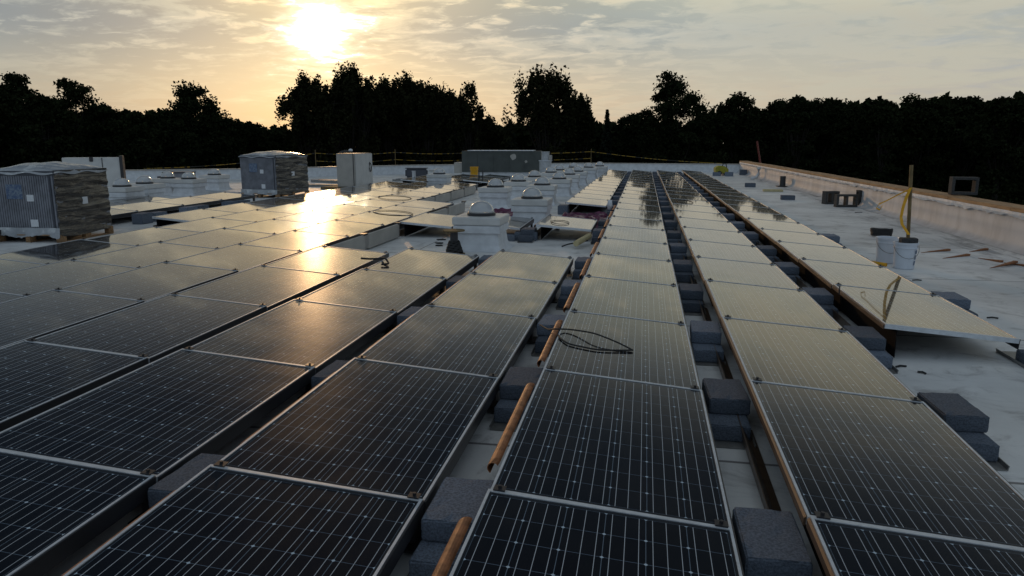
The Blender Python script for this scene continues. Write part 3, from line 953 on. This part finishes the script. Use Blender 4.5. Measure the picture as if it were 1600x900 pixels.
bucket((4.20, 8.02, 0), 'white bucket with dark print holding a concrete block and stake', M['bucket'], marks=True)
bucket((4.12, 8.52, 0), 'white bucket partly hidden behind the bucket with the stake', M['bucket'])
bw = bucket((-7.16, 30.4, 0), 'yellow bucket in front of the long rooftop unit', M['yellow'], h=0.62, r0=0.16, r1=0.19)
bucket((-16.0, 20.0, 0), 'orange-yellow bucket among the skylights on the left', M['orange'], h=0.48, r0=0.2, r1=0.25)
tag(MB().box(-0.105, 0.105, -0.07, 0.07, 0.0, 0.15).build('ballast_block', M['blockdark'], loc=(4.22, 8.0, 0.28), bevel=0.008), 'dark block wedged in the mouth of the white bucket', 'ballast block')
sk = MB().tube([(4.21, 8.0, 0.43), (4.19, 8.0, 0.80), (4.155, 8.0, 1.42)], 0.024, 6)
tag(sk.build('stake', M['stake']), 'tall wooden stake leaning out of the white bucket', 'stake')


def ribbon(name, pts, w, m, label, cat, wdir=(0, 0, 1), group=None):
    b = MB()
    for i, p in enumerate(pts):
        tw = Vector(wdir).normalized() * (w / 2)
        wob = Vector((random.uniform(-.2, .2), random.uniform(-.2, .2), 0)) * w * 0.4
        b.v += [tuple(Vector(p) - tw - wob), tuple(Vector(p) + tw + wob)]
    b.f += [(2 * i, 2 * i + 1, 2 * i + 3, 2 * i + 2) for i in range(len(pts) - 1)]
    return tag(b.build(name, m), label, cat, group)


ribbon('caution_tape', [(4.165, 7.96, 1.12), (4.12, 7.95, 1.00), (4.09, 7.95, 0.86), (4.08, 7.96, 0.72), (4.10, 7.95, 0.62), (4.15, 7.95, 0.55), (4.20, 7.95, 0.48)], 0.04, M['yellow'], 'yellow caution tape hanging from the stake in the bucket', 'tape', (1, 0.2, 0.1))
ribbon('caution_tape', [(4.165, 7.97, 1.10), (4.05, 8.05, 1.02), (3.92, 8.1, 0.93), (3.83, 8.12, 0.88), (3.80, 8.12, 0.82), (3.85, 8.12, 0.80), (3.87, 8.1, 0.86)], 0.022, M['yellow'], 'loose end of yellow tape blowing left from the stake', 'tape', (0.2, 0.2, 1))
lv = MB().tube([(3.62, 8.55, 0.03), (4.0, 8.10, 0.03)], 0.026, 8)
tag(lv.build('yellow_tube', M['yellow']), 'short yellow tube lying on the roof beside the white buckets', 'tube')

# tape strung on thin posts beyond the far parapet
posts = [(-16.2, 33.0), (-13.2, 36.8), (-9.0, 39.3), (-2.6, 42.0), (5.2, 41.2)]
for i, (x, y) in enumerate(posts[:4]):
    lb = ['left of the white cabinet', 'above the white cabinet', 'behind the long rooftop unit', 'behind the farthest skylights'][i]
    tag(MB().tube([(x, y, 0.003), (x, y, 1.35)], 0.018, 6).build('tape_post', M['stake']), 'thin dark post holding caution tape, ' + lb, 'post', 'thin tape posts along the far roof edge')
spans = [(0, 1, 'behind the second crate'), (1, 2, 'between the cabinet and the rooftop unit'), (2, 3, 'behind the rooftop unit and skylights'), (3, 4, 'sloping down to the far corner')]
for a, b_, lb in spans:
    for z, hi in ((1.18, 'upper'), (0.78, 'lower')):
        (xa, ya), (xb, yb) = posts[a], posts[b_]
        z2 = z if b_ < 4 else 0.52
        if b_ == 4 and hi == 'lower': continue
        pts = [(xa + (xb - xa) * t, ya + (yb - ya) * t, z + (z2 - z) * t - 0.10 * math.sin(math.pi * t)) for t in [k / 14 for k in range(15)]]
        ribbon('caution_tape', pts, 0.032, M['tape'], "%s yellow caution tape line %s" % (hi, lb), 'tape', group='caution tape along the far roof edge')
pts = [(-22.0 + 5.8 * t, 27.4 + 5.6 * t, 0.55 + 0.63 * t * t) for t in [k / 12 for k in range(13)]]
ribbon('caution_tape', pts, 0.032, M['tape'], 'yellow caution tape rising from the parapet to behind the second crate', 'tape')

# ------------------------------------------------------------------ loose things on the bare strip
def cinder(loc, rot, label, L2=0.40, W2=0.19, H2=0.19, mid=True):
    b = MB()
    t = 0.12 * W2 + 0.012
    for x0, x1_ in ((0, t), (L2 / 2 - t / 2, L2 / 2 + t / 2), (L2 - t, L2))[::1 if mid else 2]: b.box(x0, x1_, t, W2 - t, 0, H2)
    b.box(0, L2, 0, t - 0.0005, 0, H2); b.box(0, L2, W2 - t + 0.0005, W2, 0, H2)
    o = b.build('cinder_block', M['blockdark'], bevel=0.004, segs=1)
    o.location = loc; o.rotation_euler = rot
    return tag(o, label, 'cinder block', 'hollow cinder blocks by the parapet')


cinder((5.72, 18.35, 0.003), (R(90), 0, R(8)), 'hollow cinder block on its side, openings facing us, near the parapet', 0.56, 0.34, 0.2)
cinder((5.62, 19.3, 0.003), (R(90), 0, R(20)), 'cinder block just behind the block with open holes', 0.42, 0.36, 0.2)
cinder((6.62, 18.45, 0.003), (0, R(-90), R(4)), 'cinder block standing upright by the parapet', 0.44, 0.24, 0.25)
cinder((6.72, 13.5, H1 + 0.09), (R(90), 0, R(-6)), 'hollow block sitting alone on the plywood parapet cap', 0.47, 0.35, 0.24, False)
coil = MB()
pts = []
for k in range(96):
    a = k * 2 * math.pi / 24
    pts.append((0.17 * math.cos(a) * (1 + .05 * math.sin(k)), 0.15 * math.sin(a), 0.022 + 0.030 * (k / 24) + 0.006 * math.sin(3 * a)))
coil.tube(pts, 0.021, 7)
tag(coil.build('cable_coil', M['rubber'], loc=(5.0, 11.75, 0), smooth=True), 'black coil of cable on the roof behind the white buckets', 'cable coil')
place_block(4.95, 20.7, 0.001, R(88), 'dark block alone on the bare roof before the foam board', 'loose blocks on the bare strip', 1.4)
place_block(4.72, 27.2, 0.001, R(86), 'dark block alone on the bare roof beyond the foam board', 'loose blocks on the bare strip', 1.6)
place_block(4.35, 37.0, 0.001, R(80), 'dark block left of the lime machine at the far end', 'loose blocks on the bare strip', 2.0)
place_block(4.95, 36.8, 0.001, R(75), 'dark block right of the lime machine at the far end', 'loose blocks on the bare strip', 2.2)
place_block(5.85, 38.3, 0.001, R(84), 'dark block in the far corner of the roof', 'loose blocks on the bare strip', 3.0)
tag(MB().box(-0.33, 0.33, -0.2, 0.2, 0.004, 0.075).build('foam_board', M['foam'], loc=(5.15, 24.6, 0), rz=R(-4), bevel=0.006), 'pale yellow foam board lying flat on the bare roof', 'board')
vp = thing('vent_pipe', 'short dark vent pipe on a square base near the parapet', 'vent pipe', (6.0, 27.6, 0))
MB().box(-0.22, 0.22, -0.22, 0.22, 0.003, 0.03).build('base_flashing', M['darkmetal'], vp, bevel=0.008)
MB().lathe([(0.12, 0.031), (0.11, 0.16), (0.11, 0.42)], 20).build('pipe', M['darkmetal'], vp)
sc = thing('scupper_pipe', 'white bent overflow pipe standing against the far parapet end', 'pipe', (5.75, 33.6, 0))
MB().tube([(-0.15, -0.3, 0.05), (0.1, -0.05, 0.10), (0.2, 0.0, 0.25), (0.2, 0, 0.48)], 0.07, 12).build('bent_pipe', M['white'], sc, smooth=True)
MB().lathe([(0.10, 0.482), (0.10, 0.58)], 14, 0.2, 0.0).build('pipe_cap', M['whitemetal'], sc)
ym = thing('lime_machine', 'lime yellow machine standing at the far end of the roof', 'machine', (4.62, 37.6, 0), R(10))
MB().prism([(-0.33, 0.12), (-0.36, 0.40), (-0.18, 0.52), (0.12, 0.50), (0.34, 0.34), (0.34, 0.12)], -0.22, 0.22).build('housing', M['lime'], ym, bevel=0.02)
MB().tube([(0.05, 0, 0.49), (0.10, 0, 0.62), (0.24, 0, 0.62), (0.30, 0, 0.36)], 0.025, 8).build('handle', M['black'], ym, smooth=True)
for sy in (-0.26, 0.26):
    w_ = MB().lathe([(0.12, -0.03), (0.125, 0), (0.12, 0.03)], 18)
    wo = w_.build('wheel', M['rubber'], ym, (-0.15, sy, 0.125)); wo.rotation_euler = (R(90), 0, 0)
MB().box(0.1, 0.3, -0.2, 0.2, 0.003, 0.118).build('stand', M['darkmetal'], ym)
for i, (a, b_, lb) in enumerate([((4.97, 9.62), (5.50, 9.95), 'nearest the bucket'), ((5.08, 9.05), (5.58, 9.42), 'in the middle of the floor'), ((5.76, 9.84), (6.14, 10.15), 'nearest the parapet'),
                                 ((5.62, 9.18), (5.78, 8.80), 'on the upper left of the crossed pile'), ((5.38, 8.22), (5.86, 8.68), 'longest of the crossed pile'), ((5.46, 8.20), (5.88, 8.62), 'front of the crossed pile'), ((5.80, 8.78), (5.98, 8.42), 'at the right of the crossed pile')]):
    d = Vector((b_[0] - a[0], b_[1] - a[1], 0))
    mt = Matrix.Translation((a[0], a[1], 0.003 if i not in (5,) else 0.03)) @ Matrix.Rotation(math.atan2(d.y, d.x), 4, 'Z')
    k = MB()
    l_ = d.length
    k.add([mt @ Vector(p) for p in ((0, -0.004, 0), (l_, -0.028, 0), (l_, 0.028, 0), (0, 0.004, 0), (0, -0.004, 0.004), (l_, -0.028, 0.03), (l_, 0.028, 0.03), (0, 0.004, 0.004))],
          [(3, 2, 1, 0), (4, 5, 6, 7), (0, 1, 5, 4), (1, 2, 6, 5), (2, 3, 7, 6), (3, 0, 4, 7)])
    tag(k.build('wooden_wedge', M['stick']), 'tapered red-brown wooden stick on the bare roof, ' + lb, 'wooden stick', 'red-brown sticks on the bare roof')
for i, (x, y, l_, rz) in enumerate([(2.62, 3.12, .09, 20), (2.72, 2.98, .06, -40), (4.05, 7.05, .11, 5), (4.06, 5.0, .10, -3), (4.45, 4.9, .05, 30), (5.9, 16.6, .25, 35)]):
    lb = ['nearest the second row', 'by the nearest pair of scraps', 'right of the rightmost row near the buckets', 'by the open end of the rightmost row', 'small and round on open roof', 'curved and close to the parapet'][i]
    c = MB().tube([(-l_ / 2, 0, 0.008), (0, 0.01 + 0.02 * (i == 5), 0.012), (l_ / 2, 0, 0.008)], 0.008, 6)
    tag(c.build('cable_scrap', M['rubber'], loc=(x, y, 0), rz=R(rz)), 'black cable scrap on the roof, ' + lb, 'cable scrap', 'black scraps on the roof')
for i, (x, y) in enumerate([(-2.95, 9.75), (-2.86, 9.30), (-2.79, 9.02)]):
    k = MB().add([(x + 0.07 * math.cos(a) * random.uniform(.6, 1.3), y + 0.045 * math.sin(a) * random.uniform(.6, 1.3), z) for z in (0.003, 0.02) for a in [q * math.pi / 4 for q in range(8)]],
                 [tuple(range(7, -1, -1)), tuple(range(8, 16))] + [(q, (q + 1) % 8, (q + 1) % 8 + 8, q + 8) for q in range(8)])
    tag(k.build('tar_patch', M['rubber']), 'small black scrap of rubber left of the spool, ' + ['farthest', 'middle one', 'nearest'][i], 'scrap', 'rubber scraps by the spool')

# ------------------------------------------------------------------ spool, cables, purple sheeting
sp = thing('cable_spool', 'dark cable spool standing on bare roof before the nearest skylight', 'spool', (-2.28, 8.12, 0))
MB().lathe([(0.17, 0.003), (0.17, 0.022)], 28).build('flange', M['stake'], sp)
MB().lathe([(0.17, 0.372), (0.17, 0.390)], 28).build('flange', M['stake'], sp)
MB().lathe([(0.062, 0.023), (0.062, 0.371)], 20).build('core', M['darkmetal'], sp)
pts = [((0.125 - 0.00040 * k) * math.cos(k * .5), (0.125 - 0.00040 * k) * math.sin(k * .5), 0.04 + 0.16 * k / 130 + 0.02 * math.sin(k * 1.7)) for k in range(130)]
MB().tube(pts, 0.018, 6).build('wound_cable', M['rubber'], sp, smooth=True)


def spline(pts, n_=10):
    pts = [Vector(p) for p in pts]
    out_ = []
    for i in range(len(pts) - 1):
        p0, p1, p2, p3 = pts[max(i - 1, 0)], pts[i], pts[i + 1], pts[min(i + 2, len(pts) - 1)]
        for k in range(n_):
            t = k / n_
            out_.append(0.5 * ((2 * p1) + (-p0 + p2) * t + (2 * p0 - 5 * p1 + 4 * p2 - p3) * t * t + (-p0 + 3 * p1 - 3 * p2 + p3) * t ** 3))
    return out_ + [pts[-1]]


def zp(x, row): return HZ - (x - row * P) * st_     # height of the panel surface


def cable(name, pts, rad, label, cat='cable', group=None):
    return tag(MB().tube(spline(pts), rad, 8).build(name, M['rubber'], smooth=True), label, cat, group)


cable('cable_loop', [(-0.22, 3.10, 0.22), (-0.12, 2.85, 0.25), (-0.04, 2.60, 0.32), (0.04, 2.66, zp(.04, 0) + 0.02), (0.14, 2.63, zp(.14, 0) + 0.03), (0.28, 2.52, zp(.28, 0) + 0.05), (0.44, 2.42, zp(.44, 0) + 0.035), (0.545, 2.36, zp(.545, 0) + 0.012),
                     (0.545, 2.335, zp(.545, 0) + 0.012), (0.44, 2.29, zp(.44, 0) + 0.010), (0.32, 2.25, zp(.32, 0) + 0.010), (0.20, 2.27, zp(.20, 0) + 0.010), (0.10, 2.31, zp(.1, 0) + 0.010), (0.05, 2.38, zp(.05, 0) + 0.010), (0.02, 2.44, zp(.02, 0) + 0.010), (0.005, 2.50, zp(0, 0) + 0.010)], 0.0062,
      'black cable looping over the panel in the third row from the right')
cable('cable_end', [(-2.78, 5.55, 0.33), (-2.68, 5.62, 0.315), (-2.58, 5.70, 0.31), (-2.50, 5.62, 0.33), (-2.42, 5.50, 0.31), (-2.38, 5.40, 0.30), (-2.44, 5.34, 0.30)], 0.012, 'short black cable end curled over two panels left of the bare roof')
cable('cable_end', [(-0.72, 9.25, 0.012), (-0.60, 9.30, 0.05), (-0.45, 9.36, 0.07), (-0.30, 9.42, 0.10)], 0.012, 'black cable end sticking out over bare roof from the third gap')
for (cx, cy, row, lb, rx, ry) in [(-4.6, 11.9, -4, 'nearer loop of thin cable on the glinting panels', .42, .42), (-5.95, 15.9, -5, 'farther loop of thin cable on the glinting panels', .42, .55), (1.62, 15.9, 1, 'thin cable loop lying on the second row from the right', .2, .55), (-0.9, 10.6, -1, 'small cable loop on the lone panel beside the third gap', .16, .3)]:
    pts = [(cx + rx * math.cos(a), cy + ry * math.sin(a), zp(cx + rx * math.cos(a), row) + 0.012) for a in [R(20) + k * 2 * math.pi / 12 for k in range(13)]]
    cable('cable_loop', pts, 0.006, lb)

random.seed(21)
def sheet(x0, x1_, y0, y1_, nx, ny, amp, name, m, label, cat):
    b = MB()
    for i in range(nx + 1):
        for j in range(ny + 1):
            e = min(i, nx - i, j, ny - j)
            b.v.append((x0 + (x1_ - x0) * i / nx + (random.uniform(-.05, .05)), y0 + (y1_ - y0) * j / ny + random.uniform(-.05, .05), 0.004 + (abs(random.gauss(0, amp)) if e else 0.002)))
    b.f += [(i * (ny + 1) + j, (i + 1) * (ny + 1) + j, (i + 1) * (ny + 1) + j + 1, i * (ny + 1) + j + 1) for i in range(nx) for j in range(ny)]
    return tag(b.build(name, m, smooth=True), label, cat)


sheet(-1.25, -0.22, 11.9, 15.0, 14, 30, 0.05, 'purple_sheet', M['purple'], 'crumpled dark purple plastic sheet between lone panel and panel row', 'plastic sheet')
sheet(-3.1, -2.35, 13.6, 15.9, 10, 22, 0.04, 'purple_sheet', M['purple'], 'crumpled purple plastic sheet between the two skylight lines', 'plastic sheet')
tag(MB().lathe([(0.05, -0.11), (0.06, 0), (0.05, 0.11)], 12).build('white_tube', M['paper'], loc=(-0.17, 14.4, 0.29), smooth=True), 'small white roll standing by the purple sheet', 'roll')
tag(MB().tube([(-0.46, 9.0, 0.10), (-0.30, 9.7, 0.14)], 0.05, 10).build('white_tube', M['foam']), 'pale tube in the third gap beyond the bare roof', 'tube')

# jumble of dark and pale odds and ends on the far roof behind the crates
random.seed(5)
rub = [('stack_of_rails', M['tray'], (-12.3, 24.5), 'long metal rails lying in a stack between crate and cabinet', 2.2, 0.5, .10), ('stack_of_rails', M['tray'], (-12.6, 27.2), 'long metal rails lying farther behind the second crate', 2.4, 0.5, .12),
       ('stack_of_rails', M['tray'], (-15.3, 17.6), 'long metal rails lying left of the second crate', 2.6, 0.45, .07), ('stack_of_rails', M['alu'], (-13.9, 20.2), 'pale metal rails lying close left of the second crate', 2.6, 0.5, .08),
       ('stack_of_rails', M['tray'], (-9.6, 29.0), 'metal rails lying left of the far panel cluster', 1.8, 0.5, .12)]
for nm, mt_, (x, y), lb, l_, w_, h_ in rub:
    rt = thing(nm, lb, 'metal rails', (x, y, 0), R(random.uniform(-25, 25)), 'stacks of metal rails on the far roof')
    for k in range(5):
        y0 = -w_ / 2 + k * w_ / 5
        MB().box(-l_ / 2 + random.uniform(-.2, .2), l_ / 2 + random.uniform(-.2, .2), y0, y0 + 0.06, 0.004, h_ * random.uniform(.6, 1)).build('rail', mt_, rt)
boxes = [((-11.4, 25.7), .55, .5, .45, 'white carton left of the white cabinet', M['whitemetal']), ((-11.7, 26.6), .5, .4, .62, 'black bag shape left of the white cabinet', M['black']),
         ((-9.4, 31.5), .5, .5, .4, 'pale carton with a thin mast right of the white cabinet', M['whitemetal']), ((-10.6, 32.5), 1.1, .6, .45, 'dark low box behind the white cabinet', M['cartondark']),
         ((-8.95, 26.9), .12, .12, .52, 'white upright pipe left of the lone skylight', M['white']), ((-14.4, 24.2), .9, .7, .45, 'dark low box left of the second crate', M['cartondark'])]
for (x, y), w_, d_, h_, lb, mt_ in boxes:
    rt = thing('carton' if mt_ is not M['white'] else 'pipe', lb, 'box' if mt_ is not M['white'] else 'pipe', (x, y, 0), R(random.uniform(-15, 15)))
    MB().box(-w_ / 2, w_ / 2, -d_ / 2, d_ / 2, 0.003, h_).build('box_body' if mt_ is not M['white'] else 'pipe_body', mt_, rt, bevel=min(w_, d_) * 0.12)
    MB().box(-w_ / 2 - .01, w_ / 2 + .01, -d_ / 2 - .01, d_ / 2 + .01, h_ + 0.002, h_ + 0.03).build('lid', mt_, rt, bevel=0.006)
fr = thing('rack_frame', 'dark metal rack standing right of the lone far skylight', 'rack', (-6.05, 26.4, 0))
b = MB()
for x in (0, 0.16): b.box(x, x + 0.04, 0, 0.04, 0.003, 0.62)
b.box(-1.0, 0.2, 0.045, 0.075, 0.36, 0.40); b.box(-1.0, 0.2, 0.045, 0.075, 0.16, 0.20)
b.build('frame', M['darkmetal'], fr)
tag(MB().tube([(7.75, 44.6, 0.0), (7.35, 44.6, 1.9)], 0.06, 8).build('leaning_pole', M['red']), 'dull red pole leaning beyond the far roof corner', 'pole').location.z = -0.1

# ------------------------------------------------------------------ trees
def quads(centers, size, rs, m, name, parent=None, aspect=1.5):
    n_ = len(centers)
    a = rs.normal(size=(n_, 3)); a /= np.linalg.norm(a, axis=1)[:, None]
    b_ = rs.normal(size=(n_, 3)); b_ -= a * (a * b_).sum(1)[:, None]; b_ /= np.linalg.norm(b_, axis=1)[:, None]
    s = size * rs.uniform(0.55, 1.35, n_)[:, None]
    A, B = a * s * aspect * 0.5, b_ * s * 0.5
    v = np.stack([centers - A, centers + B * 0.9, centers + A, centers - B * 0.9], 1).reshape(-1, 3).astype(np.float32)
    me = bpy.data.meshes.new(name)
    me.vertices.add(n_ * 4)
    me.vertices.foreach_set('co', v.ravel())
    me.loops.add(n_ * 4)
    me.loops.foreach_set('vertex_index', np.arange(n_ * 4, dtype=np.int32))
    me.polygons.add(n_)
    me.polygons.foreach_set('loop_start', np.arange(0, n_ * 4, 4, dtype=np.int32))
    me.polygons.foreach_set('loop_total', np.full(n_, 4, dtype=np.int32))
    me.update(calc_edges=True)
    me.materials.append(m)
    return put(name, me, parent)


GZ = -6.5


def tree(x, y, ztop, rad, kind, label, seed, name):
    rad *= {'o': 1.12, 'u': 1.36, 's': 1.25, 'c': 1.0}[kind]
    rs = np.random.default_rng(seed)
    root = thing(name, label, 'tree', (x, y, GZ), 0.0, 'dark trees along the skyline')
    H = ztop - GZ
    tr = MB()
    lean = rs.uniform(-.03, .03, 2)
    if kind == 'c':
        tr.tube([(0, 0, 0), (0, 0, H * 0.98)], [0.16, 0.02], 8)
        tr.build('trunk', M['bark'], root)
        cs = []
        for k in range(60):
            t = (k + rs.uniform()) / 60
            z = H * (0.12 + 0.88 * t)
            rr = rad * (1 - t) ** 0.85 * rs.uniform(.75, 1.15) + 0.05
            for q_ in range(7):
                a = rs.uniform(0, 2 * math.pi)
                m_ = 16
                d = rs.uniform(0.1, 1, m_) * rr
                cs.append(np.stack([np.cos(a) * d, np.sin(a) * d, z - d * 0.35 + rs.normal(0, .05, m_)], 1))
        quads(np.concatenate(cs), 0.24, rs, M['needle'], 'crown', root, 2.2)
        return
    # limbs: a short bole, then main limbs that fan out and fork
    bole = H * rs.uniform(0.20, 0.30)
    tr.tube([(0, 0, 0), (lean[0] * bole, lean[1] * bole, bole * .6), (lean[0] * H * .4, lean[1] * H * .4, bole)], [0.42, 0.34, 0.28], 9)
    tips = []
    hz_ = min(0.46 * (H - bole), rad * 1.15) if kind == 'o' else 0.33 * (H - bole)
    zc = H - hz_
    hz_ -= 0.30 * (0.75 + 0.25 * rad)
    lob = [(rs.uniform(0, 2 * math.pi), rs.uniform(0.12, 0.30), rs.integers(2, 5)) for _ in range(3)]
    want = {'o': 62, 'u': 70, 's': 46}[kind]
    pts_ = []
    while len(pts_) < want:
        d = rs.normal(size=3); d /= np.linalg.norm(d)
        az_ = math.atan2(d[1], d[0])
        r_ = rs.uniform(0.25, 1.0) ** 0.45
        wob_ = 1 + sum(a_ * math.sin(k_ * az_ + p_ + 3 * d[2]) for p_, a_, k_ in lob) * 0.55
        q_ = np.array((d[0] * rad * 0.86 * r_ * wob_, d[1] * rad * 0.86 * r_ * wob_, d[2] * hz_ * r_))
        if kind != 'o': q_[:2] *= 1.0 - 0.15 * max(d[2], 0) * r_
        q_[2] += zc
        pts_.append(q_)
    # sprigs standing out of the top of the crown
    for k in range(5): pts_.append(np.array((rs.normal(0, .20) * rad, rs.normal(0, .20) * rad, zc + hz_ * rs.uniform(.75, 1.08))))
    for k, q_ in enumerate(pts_):
        p3 = Vector(q_)
        p0 = Vector((lean[0] * H * .4, lean[1] * H * .4, min(bole * rs.uniform(.8, 1.05), p3.z)))
        if k % 3 == 0 or k >= want:
            p1 = p0.lerp(p3, .45) + Vector(rs.normal(0, .10, 3)) * rad * .5
            tr.tube([p0, p1, p0.lerp(p3, .8) + Vector(rs.normal(0, .06, 3)), p3], [0.11, 0.07, 0.04, 0.015], 6)
        else:
            q0 = Vector(pts_[k - k % 3]).lerp(p0, rs.uniform(.2, .6))
            tr.tube([q0, q0.lerp(p3, .55) + Vector(rs.normal(0, .08, 3)), p3], [0.045, 0.03, 0.012], 5)
        tips.append((q_, rs.uniform(.7, 1.15)))
    # low skirt of growth under the crown
    for k in range(24):
        a = rs.uniform(0, 2 * math.pi)
        d = rad * rs.uniform(.1, 1.0)
        tips.append((np.array((math.cos(a) * d, math.sin(a) * d, H * rs.uniform(.08, .66))), 1.2))
    tr.build('trunk', M['bark'], root, smooth=True)
    cs = []
    for p_, s_ in tips:
        k = {'o': 210, 'u': 190, 's': 85}[kind]
        sg = (0.33 if kind == 'o' else 0.30) * s_ * rs.uniform(.6, 1.25) * (0.75 + 0.25 * rad)
        c_ = rs.normal(size=(k, 3))
        c_ /= np.maximum(1, np.linalg.norm(c_, axis=1) / 2.5)[:, None]
        if kind == 'o': c_ *= (1.0, 1.0, 0.62)
        else: c_ *= (0.62, 0.62, 1.35)
        c_ = p_ + c_ * sg
        # a few twigs reach out of each clump
        cs.append(c_)
    cs = np.concatenate(cs)
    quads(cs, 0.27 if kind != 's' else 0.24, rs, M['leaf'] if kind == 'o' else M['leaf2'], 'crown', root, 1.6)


TREES = [
    (-71.6, 67.0, 7.8, 3.47, 'o', 'broad tree at the far left end of the skyline'), (-73.3, 74.6, 9.5, 2.88, 'o', 'tall tree near the left edge, second from the left end'),
    (-75.5, 85.6, 9.9, 5.31, 'o', 'wide tall tree above the big wrapped crate'), (-65.0, 68.9, 6.5, 3.16, 'o', 'lower round tree in front of the wide left tree'),
    (-64.4, 78.0, 6.2, 3.27, 'o', 'round tree right above the pale cabinet'), (-57.9, 74.9, 4.9, 2.69, 'o', 'low tree in the dip right of the pale cabinet'),
    (-59.7, 89.5, 9.0, 4.33, 'o', 'tall domed tree standing out left of the second crate'), (-57.1, 79.5, 5.6, 2.82, 'o', 'low tree under the tall domed tree'),
    (-55.0, 88.5, 4.6, 2.58, 'o', 'low tree right of the tall domed tree'), (-55.4, 95.8, 4.6, 3.32, 'o', 'low tree above the second wrapped crate'),
    (-56.6, 106.4, 3.3, 3.05, 'o', 'lowest tree in the bright gap below the sun'), (-42.5, 88.1, 9.6, 2.64, 'u', 'upright tree left in the tall clump below the sun'),
    (-36.5, 87.1, 10.6, 3.55, 'u', 'tallest upright tree just right of the sun'), (-38.0, 103.9, 10.3, 2.48, 'u', 'upright tree in the notch right of the tallest tree'),
    (-31.0, 96.0, 9.9, 3.86, 'u', 'wide upright tree in the middle of the tall clump'), (-27.9, 100.4, 8.5, 3.27, 'u', 'upright tree near the right side of the tall clump'),
    (-40.2, 93.2, 9.6, 2.43, 'u', 'upright tree filling the clump just left of the tallest tree'), (-34.4, 94.9, 9.3, 2.43, 'u', 'upright tree tucked between the tallest and the wide upright tree'),
    (-32.6, 102.1, 9.8, 2.43, 'u', 'upright tree behind the left flank of the wide upright tree'), (-28.6, 94.4, 8.8, 2.43, 'u', 'upright tree on the right flank of the wide upright tree'), (-25.0, 95.7, 7.7, 2.11, 'u', 'upright tree beside the thin see-through tree, on its left'),
    (-22.2, 91.8, 8.7, 2.32, 's', 'thin see-through tree at the right end of the tall clump'), (-22.7, 108.1, 4.6, 1.77, 'u', 'small tree beside the thin see-through tree'),
    (-20.9, 115.1, 5.3, 2.27, 'c', 'small pointed conifer above the long rooftop unit'), (-12.0, 90.3, 10.1, 3.60, 'u', 'tall oval tree standing alone left of centre skyline'),
    (-8.3, 100.5, 7.5, 1.51, 'u', 'slim small tree right of the tall oval tree'), (-5.2, 110.6, 6.5, 1.64, 'c', 'pointed conifer right of the slim small tree'),
    (-1.3, 113.8, 6.2, 2.96, 'o', 'low round tree left of the broad open-crowned tree'), (5.0, 97.6, 10.3, 4.83, 'o', 'broad open-crowned tree above the panel rows'),
    (13.1, 103.4, 8.0, 3.14, 'o', 'round tree right of the broad open-crowned tree'), (18.9, 109.1, 7.4, 3.11, 'o', 'lower round tree above the roof corner'),
    (20.0, 99.1, 7.5, 1.81, 'o', 'narrow peaked tree above the start of the plywood cap'), (26.0, 111.1, 7.7, 3.13, 'o', 'round tree right of the narrow peaked tree'),
    (28.3, 103.9, 6.4, 2.24, 'o', 'low tree in the dip above the parapet'), (29.0, 93.6, 6.4, 1.54, 'o', 'small flat-topped tree right of the dip'),
    (35.1, 98.4, 7.4, 3.52, 'o', 'wide tree above the stake in the bucket'), (42.9, 105.9, 7.7, 3.06, 'o', 'tree above the lone block on the cap'),
    (41.6, 92.6, 6.7, 3.11, 'o', 'tree near the right end of the skyline'), (47.6, 97.0, 7.0, 3.69, 'o', 'last tree at the right end of the skyline')]
for i, (x, y, z, rad, kind, lb) in enumerate(TREES):
    tree(x, y, z, rad, kind, lb, 100 + i, {'o': 'broadleaf_tree', 'u': 'upright_tree', 's': 'thin_tree', 'c': 'conifer'}[kind])

# far wood that reads as one dark mass behind and below the crowns
rs = np.random.default_rng(77)
N = 130000
az = rs.uniform(-62, 34, N)
dist = rs.uniform(122, 138, N)
el = np.interp(az, [-62, -40, -30, -29.2, -28.6, -27.2, -26.6, -12, -8, 2, 5, 10, 34], [2.0, 1.7, 1.2, 0.8, 0.5, 0.5, 1.4, 1.3, 1.0, 1.1, 1.9, 2.3, 2.6])
el = el + 0.22 * np.sin(az * 1.3) + 0.16 * np.sin(az * 3.1 + 1) + 0.12 * np.sin(az * 7.7)
topz = 1.72 + dist * np.tan(np.radians(el))
zz = GZ + (topz - GZ) * (1 - rs.uniform(0, 1, N) ** 1.6 * 1.0)
cen = np.stack([np.sin(np.radians(az)) * dist, np.cos(np.radians(az)) * dist, zz + rs.normal(0, .35, N)], 1)
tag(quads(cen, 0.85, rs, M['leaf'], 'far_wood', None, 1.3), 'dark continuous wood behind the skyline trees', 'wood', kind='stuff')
